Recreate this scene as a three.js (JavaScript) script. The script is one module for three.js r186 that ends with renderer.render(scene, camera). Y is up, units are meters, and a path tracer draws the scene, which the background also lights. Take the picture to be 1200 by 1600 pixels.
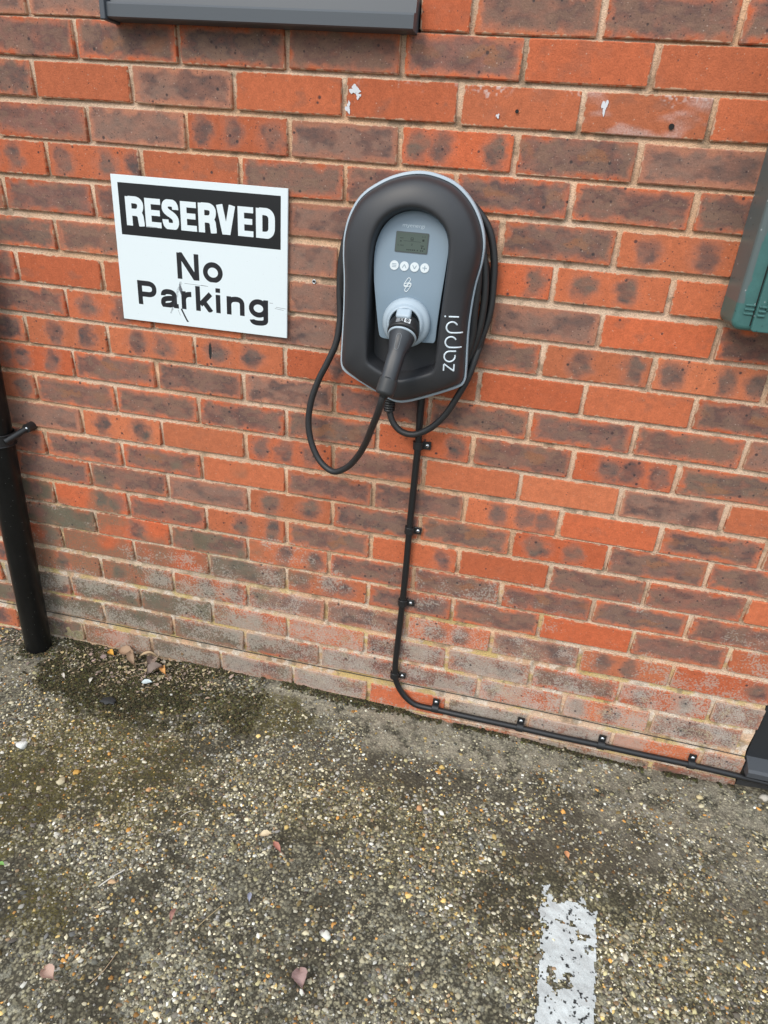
import * as THREE from 'three';
import { mergeGeometries, mergeVertices, toCreasedNormals } from 'three/addons/utils/BufferGeometryUtils.js';
import { RoundedBoxGeometry } from 'three/addons/geometries/RoundedBoxGeometry.js';

// ---------------------------------------------------------------- camera, sky, sun, exposure
const scene = new THREE.Scene();
const camera = new THREE.PerspectiveCamera(74.41, 0.75, 0.05, 400);
{
  const right = new THREE.Vector3(0.97378, 0.06968, -0.21654), down = new THREE.Vector3(0.15786, -0.89241, 0.4227), fwd = new THREE.Vector3(-0.16379, -0.44581, -0.88002);
  camera.position.set(0.9762, 1.3735, 1.4711);
  camera.quaternion.setFromRotationMatrix(new THREE.Matrix4().makeBasis(right, down.negate(), fwd.negate()));
}
{ // overcast sky: even bright cloud, somewhat brighter overhead and towards the hidden sun
  const w = 512, h = 256, d = new Float32Array(w * h * 4);
  const s = new THREE.Vector3(-0.36, 0.7, 0.72).normalize(), v = new THREE.Vector3();
  for (let j = 0; j < h; j++) for (let i = 0; i < w; i++) {
    const phi = (i + .5) / w * Math.PI * 2 - Math.PI, el = (j + .5) / h * Math.PI - Math.PI / 2;
    v.set(Math.cos(el) * Math.cos(phi), Math.sin(el), Math.cos(el) * Math.sin(phi));
    const up = Math.max(0, v.y), k = Math.max(0, v.dot(s));
    const cloud = .05 * Math.sin(9 * v.x + 3 * Math.sin(7 * v.z)) * Math.sin(8 * v.z + 2 * Math.sin(6 * v.y));
    const L = (.6 + .5 * up + .55 * k * k * k + cloud) * (v.y < 0 ? .45 : 1);
    const o = (j * w + i) * 4; d[o] = L * .88; d[o + 1] = L * .98; d[o + 2] = L * 1.08; d[o + 3] = 1;
  }
  const t = new THREE.DataTexture(d, w, h, THREE.RGBAFormat, THREE.FloatType);
  t.mapping = THREE.EquirectangularReflectionMapping; t.magFilter = THREE.LinearFilter; t.minFilter = THREE.LinearFilter; t.needsUpdate = true;
  scene.background = t; scene.environment = t;
}
const sun = new THREE.DirectionalLight(0xfff1e0, 1.15);
sun.position.set(-3.6 + .7, 7.4, 7.2); sun.target.position.set(.7, .6, 0);
sun.castShadow = true; sun.shadow.radius = 45; sun.shadow.mapSize.set(2048, 2048);
Object.assign(sun.shadow.camera, { left: -4, right: 4, top: 4, bottom: -4, near: .5, far: 25 });
scene.add(sun, sun.target);
const renderer = new THREE.WebGLRenderer({ antialias: true });
renderer.setSize(768, 1024);
renderer.toneMapping = THREE.LinearToneMapping;
renderer.toneMappingExposure = 1.5;
renderer.shadowMap.enabled = true;

// ---------------------------------------------------------------- helpers
let seed = 7;
const rnd = () => { seed = (seed + 0x6d2b79f5) | 0; let t = Math.imul(seed ^ (seed >>> 15), 1 | seed); t = (t + Math.imul(t ^ (t >>> 7), 61 | t)) ^ t; return ((t ^ (t >>> 14)) >>> 0) / 4294967296; };
const rr = (a, b) => a + (b - a) * rnd();
const hash = (x, y, s) => { let h = Math.imul(x, 374761393) + Math.imul(y, 668265263) + Math.imul(s, 1274126177); h = Math.imul(h ^ (h >>> 13), 1274126177); h = Math.imul(h ^ (h >>> 15), 0x2c1b3c6d); return ((h ^ (h >>> 16)) >>> 0) / 4294967296; };
function vn(x, y, s) { // value noise 0..1
  const xi = Math.floor(x), yi = Math.floor(y); let fx = x - xi, fy = y - yi; fx = fx * fx * (3 - 2 * fx); fy = fy * fy * (3 - 2 * fy);
  const a = hash(xi, yi, s), b = hash(xi + 1, yi, s), c = hash(xi, yi + 1, s), d = hash(xi + 1, yi + 1, s);
  return a + (b - a) * fx + (c - a) * fy + (a - b - c + d) * fx * fy;
}
const fbm = (x, y, s) => vn(x, y, s) * .53 + vn(x * 2.1, y * 2.1, s + 1) * .3 + vn(x * 4.3, y * 4.3, s + 2) * .17;
const sm = (a, b, x) => { const t = Math.min(1, Math.max(0, (x - a) / (b - a))); return t * t * (3 - 2 * t); };
const lerp = (a, b, t) => a + (b - a) * t;
const enc = (v) => { v = Math.min(1, Math.max(0, v)); return 255 * (v <= .0031308 ? 12.92 * v : 1.055 * Math.pow(v, 1 / 2.4) - .055); };
const counts = {};
function numbered(n) { const c = counts[n] = (counts[n] ?? -1) + 1; return c ? n + '_' + String(c).padStart(3, '0') : n; }
function tag(o, label, category, group) { o.userData = { label, category }; if (group) o.userData.group = group; return o; }
function thing(name, label, category, pos = [0, 0, 0], group) {
  const g = new THREE.Group(); g.name = numbered(name); g.position.set(...pos); scene.add(g); return tag(g, label, category, group);
}
function obj(name, geo, mat, parent = scene) {
  if (Array.isArray(geo)) geo = mergeGeometries(geo.map((g) => (g.index ? g.toNonIndexed() : g)).map((g) => { g.deleteAttribute('uv'); return g; }));
  const m = new THREE.Mesh(geo, mat); m.name = parent === scene ? numbered(name) : name; m.castShadow = m.receiveShadow = true; parent.add(m); return m;
}
const box = (w, h, d, x, y, z) => new THREE.BoxGeometry(w, h, d).translate(x, y, z);
const rbox = (w, h, d, r, x, y, z) => new RoundedBoxGeometry(w, h, d, 2, r).translate(x, y, z);
const tex = (arr, w, h, srgb) => { const t = new THREE.DataTexture(arr, w, h); t.magFilter = THREE.LinearFilter; t.minFilter = THREE.LinearMipmapLinearFilter; t.generateMipmaps = true; if (srgb) t.colorSpace = THREE.SRGBColorSpace; t.needsUpdate = true; return t; };
const std = (r, g, b, rough, more) => { const m = new THREE.MeshPhysicalMaterial({ roughness: rough, side: THREE.DoubleSide, ...more }); m.color.setRGB(r, g, b); return m; };
const V = (x, y, z) => new THREE.Vector3(x, y, z);
const curve = (pts, t = .5) => new THREE.CatmullRomCurve3(pts.map((p) => V(...p)), false, 'centripetal', t);
function cylBetween(a, b, r1, r2, seg = 20) { // closed tapered cylinder from a to b
  const d = b.clone().sub(a), g = new THREE.CylinderGeometry(r2, r1, d.length(), seg).translate(0, d.length() / 2, 0);
  return g.applyQuaternion(new THREE.Quaternion().setFromUnitVectors(V(0, 1, 0), d.normalize())).translate(a.x, a.y, a.z);
}

// fine speckle texture for plastics (dust and scuffs with a grain of their own)
function grainTex(n, f) { const a = new Uint8Array(n * n * 4); for (let j = 0; j < n; j++) for (let i = 0; i < n; i++) { const v = f(i / n, j / n, i, j); a.set([v, v, v, 255], (j * n + i) * 4); } const t = tex(a, n, n); t.wrapS = t.wrapT = THREE.RepeatWrapping; return t; }
const fineBump = grainTex(256, (u, v, i, j) => 90 + 100 * hash(i, j, 5) + 60 * hash(i >> 1, j >> 1, 6));

// ---------------------------------------------------------------- the brick wall
const END = 1.702, WIN0 = .1125, WIN1 = .70, WINTOP = 2.26;
const K = 0.225, HB = .0325;
// courses from the top one in view down: offset of the joints (mm), height offset (mm), first lattice place, the bricks' looks
// R plain red, D dark, L pale brown, S red with dark spots (digits = place in tenths of the length); b brown patch, w white bloom, g green, y yellow lichen, p paint, h hole
const ROWS = [
  [6, -4, 'L L X X R D D D D'], [-5, 1, 'D D Db D D Db R R D S5'], [-2, 2, 'D R L R Re Reh Rhve R R'], [2, 1, 'D D L S148 L S138 Db L D D'],
  [7, 3, 'S36 S169 R D D Db D D D'], [-4, 2, 'D D D D L D Db S27 D R'], [2, -1, 'D D D L D S38 S26 S5 D'], [-3, -5, 'D R R D L S5 L R D D'],
  [4, -4, 'D S26 R L L D S38 S169 D'], [-7, -3, 'D S37 S36 S26k S5 R R R Db D'], [2, -1, 'S137 Db D L D D D D L'], [-3, -2, 'S8 Db D D Db S8 Db S358 Db D'],
  [4, -1, 'L S27 R S147 D R R L R'], [-3, -3, 'D D Db R D D S368 R Db D'], [8, 1, 'D D L S27 D Db S26 Db D'], [0, 0, 'Dg S68 D S48 Db S8 R D D R'],
  [4, 3, 'Dg S5 Dg S48 D Db Db Db D'], [1, 7, 'S8 R R L S157 D D R D R'], [1, 3, 'S4 S28g S48 Lw Lw S36w Lw S25 S8'], [5, -3, 'L Dg Dg Rw Rw Dw Lw Dw S27w Lww'],
  [-12, -4, 'Dg Dg D D Dw Dw S1ww S15w Lww'], [0, -20, 'Ly Rw L L Dw R Dwg Lw R Lw'], [0, -20, 'Dg Dg Dg Dwg Dg Dwg Dg Dwg Dg'],
];
const TW = 204, TH = 68, AC = 10;
const atlas = new Uint8Array(2048 * 2048 * 4), atlasB = new Uint8Array(2048 * 2048 * 4);
for (let i = 3; i < atlas.length; i += 4) atlas[i] = atlasB[i] = 255;
function paintBrick(n, spec, L, X0, Y0) {
  const ox = (n % AC) * TW, oy = Math.floor(n / AC) * TH, H = .065, s = n * 13 + 11;
  const kind = spec[0], spots = [...spec].filter((c) => c >= '0' && c <= '9').map((c) => (+c + .5) / 10 * L), has = (c) => spec.includes(c);
  const white = (spec.match(/w/g) || []).length * .5, tone = .88 + .36 * hash(n, 1, 3), warm = hash(n, 2, 3);
  const red = kind === 'L' ? [.35 * tone, .15 * tone, .088 * tone] : [.44 * tone, (.098 + .035 * warm) * tone, (.036 + .022 * warm) * tone];
  const dk = kind === 'L' ? [.2, .128, .1] : [.135 + .04 * hash(n, 3, 3), .096 + .012 * hash(n, 3, 4), .082];
  const str = kind === 'R' ? 0 : kind === 'L' ? .8 : kind === 'S' ? .85 : .84 + .15 * hash(n, 4, 3);
  const inset = .005 + .005 * hash(n, 5, 3), bx = (.3 + .4 * hash(n, 6, 3)) * L, by = H * (.4 + .25 * hash(n, 7, 3));
  const bx2 = (bx + L * (.4 + .1 * hash(n, 8, 3))) % L;
  const pits = []; const np = kind === 'R' ? 6 : 34 + Math.floor(hash(n, 9, 3) * 40);
  for (let k = 0; k < np; k++) { const b = hash(n, k, 21); pits.push([hash(n, k, 19) * L, hash(n, k, 20) * H, b > .95 ? .0018 + .0014 * hash(n, k, 22) : .0005 + .0008 * b, hash(n, k, 23)]); }
  for (let j = 0; j < TH; j++) for (let i = 0; i < TW; i++) {
    const x = (i - 1.5) / (TW - 3) * L, y = (j - 1.5) / (TH - 3) * H;
    const wx = (fbm(x * 42, y * 50, s) - .5) * .03 + (vn(x * 260, y * 260, s + 8) - .5) * .003, wy = (fbm(x * 42 + 7, y * 50, s + 5) - .5) * .024;
    const e0 = Math.min(x, L - x, y, H - y), ed = Math.min(x + wx, L - x + wx * .6, (y + wy) * 1.1, (H - y + wy) * 1.1);
    let m = 0, halo = 0;
    if (kind === 'S') { for (const p of spots) { const q = Math.hypot((x - p + wx) / (.023 + .009 * hash(n, Math.round(p * 1e4), 6)), (y - H / 2 + wy) / (.029 + .006 * hash(n, 11, 6))); const f = 1 - sm(.45, 1.1, q); m = Math.max(m, f); halo = Math.max(halo, 1 - sm(.8, 1.5, q)); } }
    else if (kind !== 'R') { m = sm(inset - .005, inset + .009, ed); halo = sm(-.002, inset, ed); }
    const cl = fbm(x * 45, y * 70, s + 9), streak = vn(x * 90, y * 400, s + 12);
    m = Math.min(1, m * str * (.5 + .8 * cl)); halo *= kind === 'S' ? .4 : .6;
    let r = red[0], g = red[1], b = red[2];
    const mot = .84 + .32 * fbm(x * 110, y * 110, s + 30); r *= mot; g *= mot; b *= mot;
    r = lerp(r, .37, halo); g = lerp(g, .15, halo); b = lerp(b, .098, halo);            // greyish pink edge of a fire mark
    const dd = sm(.4, .66, fbm(x * 26 + 5, y * 44, s + 15)) * (.6 + .4 * hash(n, 14, 3)); r = lerp(r, lerp(dk[0], .066, dd), m); g = lerp(g, lerp(dk[1], .055, dd), m); b = lerp(b, lerp(dk[2], .055, dd), m);
    if (kind === 'R') { const f = sm(.55, .8, fbm(x * 30, y * 40, s + 16)) * .5 * hash(n, 15, 3); r = lerp(r, .22, f); g = lerp(g, .1, f); b = lerp(b, .065, f); }
    if (has('b')) for (const [px, f] of [[bx, 1], [bx2, .6]]) { const q = Math.hypot((x - px + wx * 2) / .032, (y - by + wy * 1.5) / .012), f2 = (1 - sm(.55, 1.1, q)) * .62 * f; r = lerp(r, .29, f2); g = lerp(g, .12, f2); b = lerp(b, .055, f2); }
    if (kind === 'D' && cl > .52) { const f = sm(.5, .66, cl) * .45; r = lerp(r, .27, f); g = lerp(g, .138, f); b = lerp(b, .088, f); }
    let bump = 128 + (streak - .5) * 30;
    const gr = hash(i, j, s + 2), gr2 = hash(i >> 1, j >> 1, s + 3), k = .8 + .26 * gr + .16 * gr2; r *= k; g *= k; b *= k; bump += (gr - .5) * 60 + (gr2 - .5) * 50;
    if (has('g')) { const f = sm(.35, .7, fbm(x * 25, y * 25, s + 40)) * (.45 + .4 * gr2); r = lerp(r, .105, f); g = lerp(g, .1, f); b = lerp(b, .062, f); }
    if (white) { const z = fbm(x * 22, y * 26, s + 50) + (vn(x * 500, y * 500, s + 51) - .5) * .75; const f = sm(.56 - .2 * white, .86 - .16 * white, z + (gr - .5) * .2) * (.3 + .5 * gr2) * Math.min(1, .35 + white), yl = sm(.55, .7, fbm(x * 30 + 4, y * 34, s + 55)) * .6; r = lerp(r, .5, f); g = lerp(g, .455 - .03 * yl, f); b = lerp(b, .4 - .17 * yl, f); bump += f * 40; }
    if (has('y')) { const f = sm(.5, .6, fbm(x * 40, y * 40, s + 60)) * .7; r = lerp(r, .5, f); g = lerp(g, .42, f); b = lerp(b, .2, f); }
    { // weathering low on the wall: grey-green algae to the left, pale bloom across, both in grains and patches
      const X = X0 + x, Y = Y0 + y, lowL = sm(.75, .25, Y) * sm(.75, .1, X), low = sm(.5, .1, Y);
      const fa = sm(.5, .78, fbm(X * 13, Y * 15, 901) * .75 + lowL * .4) * (lowL > 0 ? 1 : 0) * (.35 + .5 * gr2); r = lerp(r, .13, fa); g = lerp(g, .125, fa); b = lerp(b, .085, fa);
      const fb = sm(.56, .72, fbm(X * 12, Y * 16, 911) * .6 + vn(X * 330, Y * 330, 915) * .3 + low * .2) * (low > 0 ? 1 : 0) * (.3 + .5 * gr); r = lerp(r, .42, fb); g = lerp(g, .37, fb); b = lerp(b, .31, fb);
      const smear = e0 + (fbm(X * 120, Y * 120, 921) - .5) * .0075; const fs = (1 - sm(.0001, .0012, smear)) * .85; r = lerp(r, .5, fs); g = lerp(g, .335, fs); b = lerp(b, .225, fs); bump += fs * 30;
      if (has('e')) { const f = sm(.047, .062, y + (fbm(x * 60, y * 60, s + 71) - .5) * .03) * sm(.5, .75, vn(x * 260, y * 300, s + 73)) * sm(.4, .7, fbm(x * 18, 3, s + 74)) * .6; r = lerp(r, .62, f); g = lerp(g, .55, f); b = lerp(b, .52, f); }
    }
    if (has('v')) { const f = sm(.5, .75, fbm(x * 14, y * 30, s + 70)) * (.2 + .25 * gr2); r = lerp(r, .6, f); g = lerp(g, .5, f); b = lerp(b, .47, f); }
    for (const [px, py, pr, dkk] of pits) { const q = Math.hypot(x - px, y - py) / pr; if (q < 1.3) { const f = 1 - sm(.7, 1.3, q); r = lerp(r, .03 + .02 * dkk, f * .85); g = lerp(g, .028, f * .85); b = lerp(b, .03, f * .85); bump -= f * 60; } }
    const lime = hash(Math.floor(x * 700), Math.floor(y * 700), s + 80); if (lime > .9965) { r = lerp(r, .55, .5); g = lerp(g, .42, .5); b = lerp(b, .34, .5); }
    if (has('k')) { const q = Math.hypot((x - .036) / .0035, (y - .036 - (x - .036) * .5) / .019); if (q < 1) r = g = b = .015; }
    const o = ((oy + j) * 2048 + ox + i) * 4; atlas[o] = enc(r); atlas[o + 1] = enc(g); atlas[o + 2] = enc(b);
    const bb = Math.min(255, Math.max(0, bump)); atlasB[o] = atlasB[o + 1] = atlasB[o + 2] = bb;
  }
}
function brickGeo(n, L, H, part0 = 0, part1 = 1) { // front face with an irregular rounded arris, four sides running back into the mortar
  const hw = L / 2, hh = H / 2, j = () => rr(-.0009, .0009), c = .002;
  const P = [[-hw + c, -hh], [0, -hh], [hw - c, -hh], [hw, -hh + c], [hw, hh - c], [hw - c, hh], [0, hh], [-hw + c, hh], [-hw, hh - c], [-hw, -hh + c]].map(([x, y]) => [x + j(), y + j()]);
  const ch = rr(.0012, .0024), N = P.length, tx = rr(-.012, .012), ty = rr(-.008, .008), pos = [], uv = [], idx = [];
  const ox = (n % AC) * TW, oy = Math.floor(n / AC) * TH;
  const put = (x, y, z) => { pos.push(x, y, z + x * ty + y * tx); uv.push((ox + 1.5 + (TW - 3) * lerp(part0, part1, Math.min(1, Math.max(0, (x + hw) / L)))) / 2048, (oy + 1.5 + (TH - 3) * Math.min(1, Math.max(0, (y + hh) / H))) / 2048); };
  for (const [f, z] of [[1 - 1, -.016], [0, -ch], [ch, 0]]) for (const [x, y] of P) put(x - Math.sign(x) * Math.min(Math.abs(x), f), y - Math.sign(y) * Math.min(Math.abs(y), f), z);
  for (let k = 0; k < N; k++) { const q = (k + 1) % N; for (const a of [0, N]) idx.push(a + k, a + q, a + N + q, a + k, a + N + q, a + N + k); }
  for (let k = 1; k < N - 1; k++) idx.push(2 * N, 2 * N + k, 2 * N + k + 1);
  const g = new THREE.BufferGeometry(); g.setAttribute('position', new THREE.Float32BufferAttribute(pos, 3)); g.setAttribute('uv', new THREE.Float32BufferAttribute(uv, 2)); g.setIndex(idx);
  return toCreasedNormals(g, .6);
}
const wall = thing('brick_wall', 'red and dark facing-brick wall with pale mortar, filling the upper part of the photo', 'wall');
const brickMat = new THREE.MeshStandardMaterial({ map: tex(atlas, 2048, 2048, true), bumpMap: tex(atlasB, 2048, 2048), bumpScale: .0011, roughness: .9 });
const rest = [];
let tile = 0;
for (let r = 0; r < ROWS.length; r++) {
  const [dx, dy, txt] = ROWS[r], toks = txt.split(' '), odd = r % 2 === 1, c0 = r === 22 ? -1.4 : r === 21 ? -1.9 : odd ? -2 : -1.5;
  const y = 1.65 - r * .075 + dy / 1000;
  toks.forEach((t, k) => {
    if (t === 'X') return;
    let a = (c0 + k) * K + dx / 1000, b = a + K, full = K - .0105;
    a += .0052 + rr(-.0012, .0012); b -= .0052 + rr(-.0012, .0012);
    if (r === 0 && k === 1) b = WIN0; if (r === 0 && k === 4) a = WIN1;
    if (b > END - .03) b = END + rr(-.001, .001);
    if (b - a < .02) return;
    paintBrick(tile, t, b - a, a, y - HB);
    const m = obj('brick', brickGeo(tile, b - a, .065 + rr(-.001, .001)), brickMat, wall);
    m.position.set((a + b) / 2, y + rr(-.0008, .0008), .0042 + rr(-.0008, .0012)); m.rotation.z = rr(-.004, .004);
    tile++;
  });
}
const painted = tile;
for (let r = -18; r < 23; r++) for (let c = -12; c < 22; c++) { // the wall beyond the photo's frame, in one piece
  const odd = ((r % 2) + 2) % 2 === 1, a0 = c + (odd ? 0 : .5) + (r === 21 ? .1 : 0), y = 1.65 - r * .075 + (r > 20 ? -.02 : 0);
  if (r >= 0 && a0 > (odd || r === 21 ? -2.4 : -1.9) && a0 < 7.45) continue;
  let spans = [[a0 * K + .0052, (a0 + 1) * K - .0052]];
  const cut = (lo, hi) => { spans = spans.flatMap(([p, q]) => (q <= lo || p >= hi ? [[p, q]] : [[p, lo], [hi, q]].filter(([m, n]) => n - m > .02))); };
  if (y > 1.6 && y < WINTOP) cut(WIN0, WIN1);
  if (y < 2.08) cut(END, 2.62);
  for (const [p, q] of spans) rest.push(brickGeo(Math.floor(rnd() * (painted - 60)), q - p, .065, 0, Math.min(1, (q - p) / .2145)).translate((p + q) / 2, y, .0042 + rr(-.0008, .0012)));
}
obj('bricks_beyond_frame', mergeGeometries(rest), brickMat, wall).userData.kind = 'stuff';
// mortar: a weather-struck bed between the courses, sandy, with lichen low down
{
  const W = 2048, H = 2048, x0 = -.75, y0 = -.12, sx = 2.56, sy = 1.92, col = new Uint8Array(W * H * 4), bmp = new Uint8Array(W * H * 4);
  for (let j = 0; j < H; j++) for (let i = 0; i < W; i++) {
    const x = x0 + i / W * sx, y = y0 + j / H * sy, gr = hash(i, j, 1), g2 = hash(i >> 1, j >> 1, 2), cl = fbm(x * 9, y * 13, 3), c2 = fbm(x * 60, y * 60, 7);
    let r = .63, g = .402, b = .25; const k = .68 + .36 * cl + .26 * c2; r *= k; g *= k; b *= k;
    const paleM = sm(.42, .6, fbm(x * 3.1 + 4, y * 3.7, 17)) * .5; r = lerp(r, .68, paleM); g = lerp(g, .54, paleM); b = lerp(b, .42, paleM);
    const lft = sm(.8, .3, y) * sm(.7, .05, x) * sm(.35, .65, c2); r = lerp(r, .3, lft * .55); g = lerp(g, .27, lft * .55); b = lerp(b, .18, lft * .55);
    const low = sm(.58, .22, y + (cl - .5) * .35);
    if (low > 0) {
      const bl = sm(.46, .62, fbm(x * 44, y * 50, 27)) * low * (.5 + .4 * g2), ye = sm(.5, .64, fbm(x * 14, y * 42, 37)) * low * (.45 + .5 * g2);
      r = lerp(r, .7, bl); g = lerp(g, .62, bl); b = lerp(b, .52, bl); r = lerp(r, .55, ye); g = lerp(g, .41, ye); b = lerp(b, .14, ye);
    }
    const di = Math.max(sm(.58, .76, fbm(x * 30 + 9, y * 30, 47)) * .6, sm(.6, .75, fbm(x * 5 + 9, y * 6, 49)) * .35); r = lerp(r, .2, di); g = lerp(g, .15, di); b = lerp(b, .1, di);
    const gg = .66 + .44 * gr + .24 * g2; r *= gg; g *= gg; b *= gg;
    if (hash(i, j, 77) > .985) { r *= .35; g *= .35; b *= .35; }
    const o = (j * W + i) * 4; col[o] = enc(r); col[o + 1] = enc(g); col[o + 2] = enc(b); col[o + 3] = bmp[o + 3] = 255; bmp[o] = bmp[o + 1] = bmp[o + 2] = 255 * Math.min(1, .2 + .35 * gr + .35 * g2 + .2 * c2);
  }
  const tc = tex(col, W, H, true), tb = tex(bmp, W, H); for (const t of [tc, tb]) t.wrapS = t.wrapT = THREE.RepeatWrapping;
  const mat = new THREE.MeshStandardMaterial({ map: tc, bumpMap: tb, bumpScale: .0016, roughness: .95, side: THREE.DoubleSide });
  function slab(xa, xb, ya, yb, step) {
    const ys = []; for (let r = 23; r >= -19; r--) { const dy = r >= 0 && r < 23 ? ROWS[r][1] / 1000 : 0, y = 1.65 - r * .075 + dy; ys.push([y - HB, -.0078], [y + HB, .0008]); }
    const Y = [[ya, -.002], ...ys.filter(([y]) => y > ya + .002 && y < yb - .002), [yb, -.002]], n = Math.max(2, Math.round((xb - xa) / step)), p = [], uv = [], id = [];
    Y.forEach(([y, z], j) => { for (let i = 0; i <= n; i++) { const x = lerp(xa, xb, i / n); p.push(x, y, z + (fbm(x * 70, y * 50, 3) - .5) * .0036); uv.push((x - x0) / sx, (y - y0) / sy); if (i < n && j < Y.length - 1) { const a = j * (n + 1) + i; id.push(a, a + 1, a + n + 2, a, a + n + 2, a + n + 1); } } });
    const g = new THREE.BufferGeometry(); g.setAttribute('position', new THREE.Float32BufferAttribute(p, 3)); g.setAttribute('uv', new THREE.Float32BufferAttribute(uv, 2)); g.setIndex(id); g.computeVertexNormals(); return g;
  }
  const back = (a, b, c, d) => { const g = new THREE.BoxGeometry(b - a, d - c, .11).toNonIndexed().translate((a + b) / 2, (c + d) / 2, -.065); const u = g.attributes.uv, q = g.attributes.position; for (let i = 0; i < u.count; i++) u.setXY(i, (q.getX(i) - x0 + q.getZ(i)) / sx, (q.getY(i) - y0) / sy); return g; };
  const parts = [];
  for (const [a, b, c, d, s] of [[-2.75, -.8, -.15, 3, .05], [-.8, WIN0, -.15, 3, .008], [WIN0, WIN1, -.15, 1.607, .008], [WIN0, WIN1, WINTOP, 3, .02], [WIN1, END - .002, -.15, 3, .008], [END - .002, 2.62, 2.09, 3, .05], [2.62, 4.7, -.15, 3, .05]]) parts.push(slab(a, b, c, d, s).toNonIndexed(), back(a, b, c, d));
  obj('mortar', mergeGeometries(parts), mat, wall);
  // thin dark damp-proof strip in the thick lowest bed
  const dp = curve([[-2.7, .109, .001], [-.6, .108, .003], [-.2655, .1075, .003], [.05, .1095, .0035], [.36, .1085, .003], [.65, .109, .0035], [.92, .1095, .003], [1.18, .11, .0035], [1.44, .104, .003], [1.70, .098, .003]]);
  obj('damp_proof_course', new THREE.TubeGeometry(dp, 260, .0013, 5), std(.035, .032, .028, .9), wall);
}

// ---------------------------------------------------------------- the ground
const baseY = [[-3, .008], [-.5, .008], [0, .01], [.25, .022], [.48, .024], [.7, .013], [.9, .004], [1.1, 0], [1.4, -.008], [1.8, -.007], [5, -.007]];
function baseH(x) { for (let i = 1; i < baseY.length; i++) if (x < baseY[i][0]) { const [a, p] = baseY[i - 1], [b, q] = baseY[i]; return lerp(p, q, sm(0, 1, (x - a) / (b - a))); } return -.007; }
const groundY = (x, z) => baseH(x) * Math.exp(-Math.max(0, z) / .22) + (fbm(x * 7, z * 7, 91) - .5) * .009 + (fbm(x * 45, z * 45, 95) - .5) * .0055;
const blob = (x, z, cx, cz, rx, rz, s, wob = .55) => 1 - sm(.55, 1.15, Math.hypot((x - cx) / rx, (z - cz) / rz) + (fbm(x * 16, z * 16, s) - .5) * wob * 2);
const Z = { // where the matter lies on the concrete
  dust: (x, z) => Math.max(blob(x, z, .62, .05, .25, .06, 101), blob(x, z, .95, .07, .34, .1, 102), .85 * blob(x, z, 1.35, .07, .42, .11, 103, .9), .8 * blob(x, z, 1.62, .15, .34, .15, 104, .95), .7 * blob(x, z, -.4, .17, .2, .16, 105), .55 * blob(x, z, 1.75, .34, .2, .13, 106)),
  moss: (x, z) => Math.max(blob(x, z, .0, .1, .31, .14, 111, .8), .6 * blob(x, z, -.02, .55, .13, .12, 112, .9), .45 * blob(x, z, .12, .38, .3, .16, 113, .9), .6 * blob(x, z, .38, .12, .24, .1, 114), .5 * blob(x, z, .2, .75, .1, .1, 115)),
  dirt: (x, z) => Math.max(.8 * blob(x, z, 1.3, .3, .2, .1, 121), .7 * blob(x, z, .82, .22, .24, .07, 122), .5 * blob(x, z, .6, .22, .2, .09, 123), .6 * blob(x, z, 1.62, .42, .2, .1, 124), .45 * blob(x, z, 1.15, .22, .2, .08, 125)),
  grime: (x, z) => sm(.46, .66, fbm(x * 8 + 3, z * 8, 141) * .7 + fbm(x * 30, z * 30, 142) * .3) * (1 - .5 * Z.dust(x, z)),
  ochre: (x, z) => Math.max(blob(x, z, .1, .4, .34, .22, 151), .7 * blob(x, z, .75, .36, .34, .14, 152), .5 * blob(x, z, 1.3, .5, .4, .2, 153)),
  pale: (x, z) => Math.max(.75 * blob(x, z, .45, .83, .4, .2, 131, .8), .6 * blob(x, z, 1.55, .6, .3, .2, 132, .8), .5 * blob(x, z, .95, .7, .24, .2, 133, .8)),
};
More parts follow.
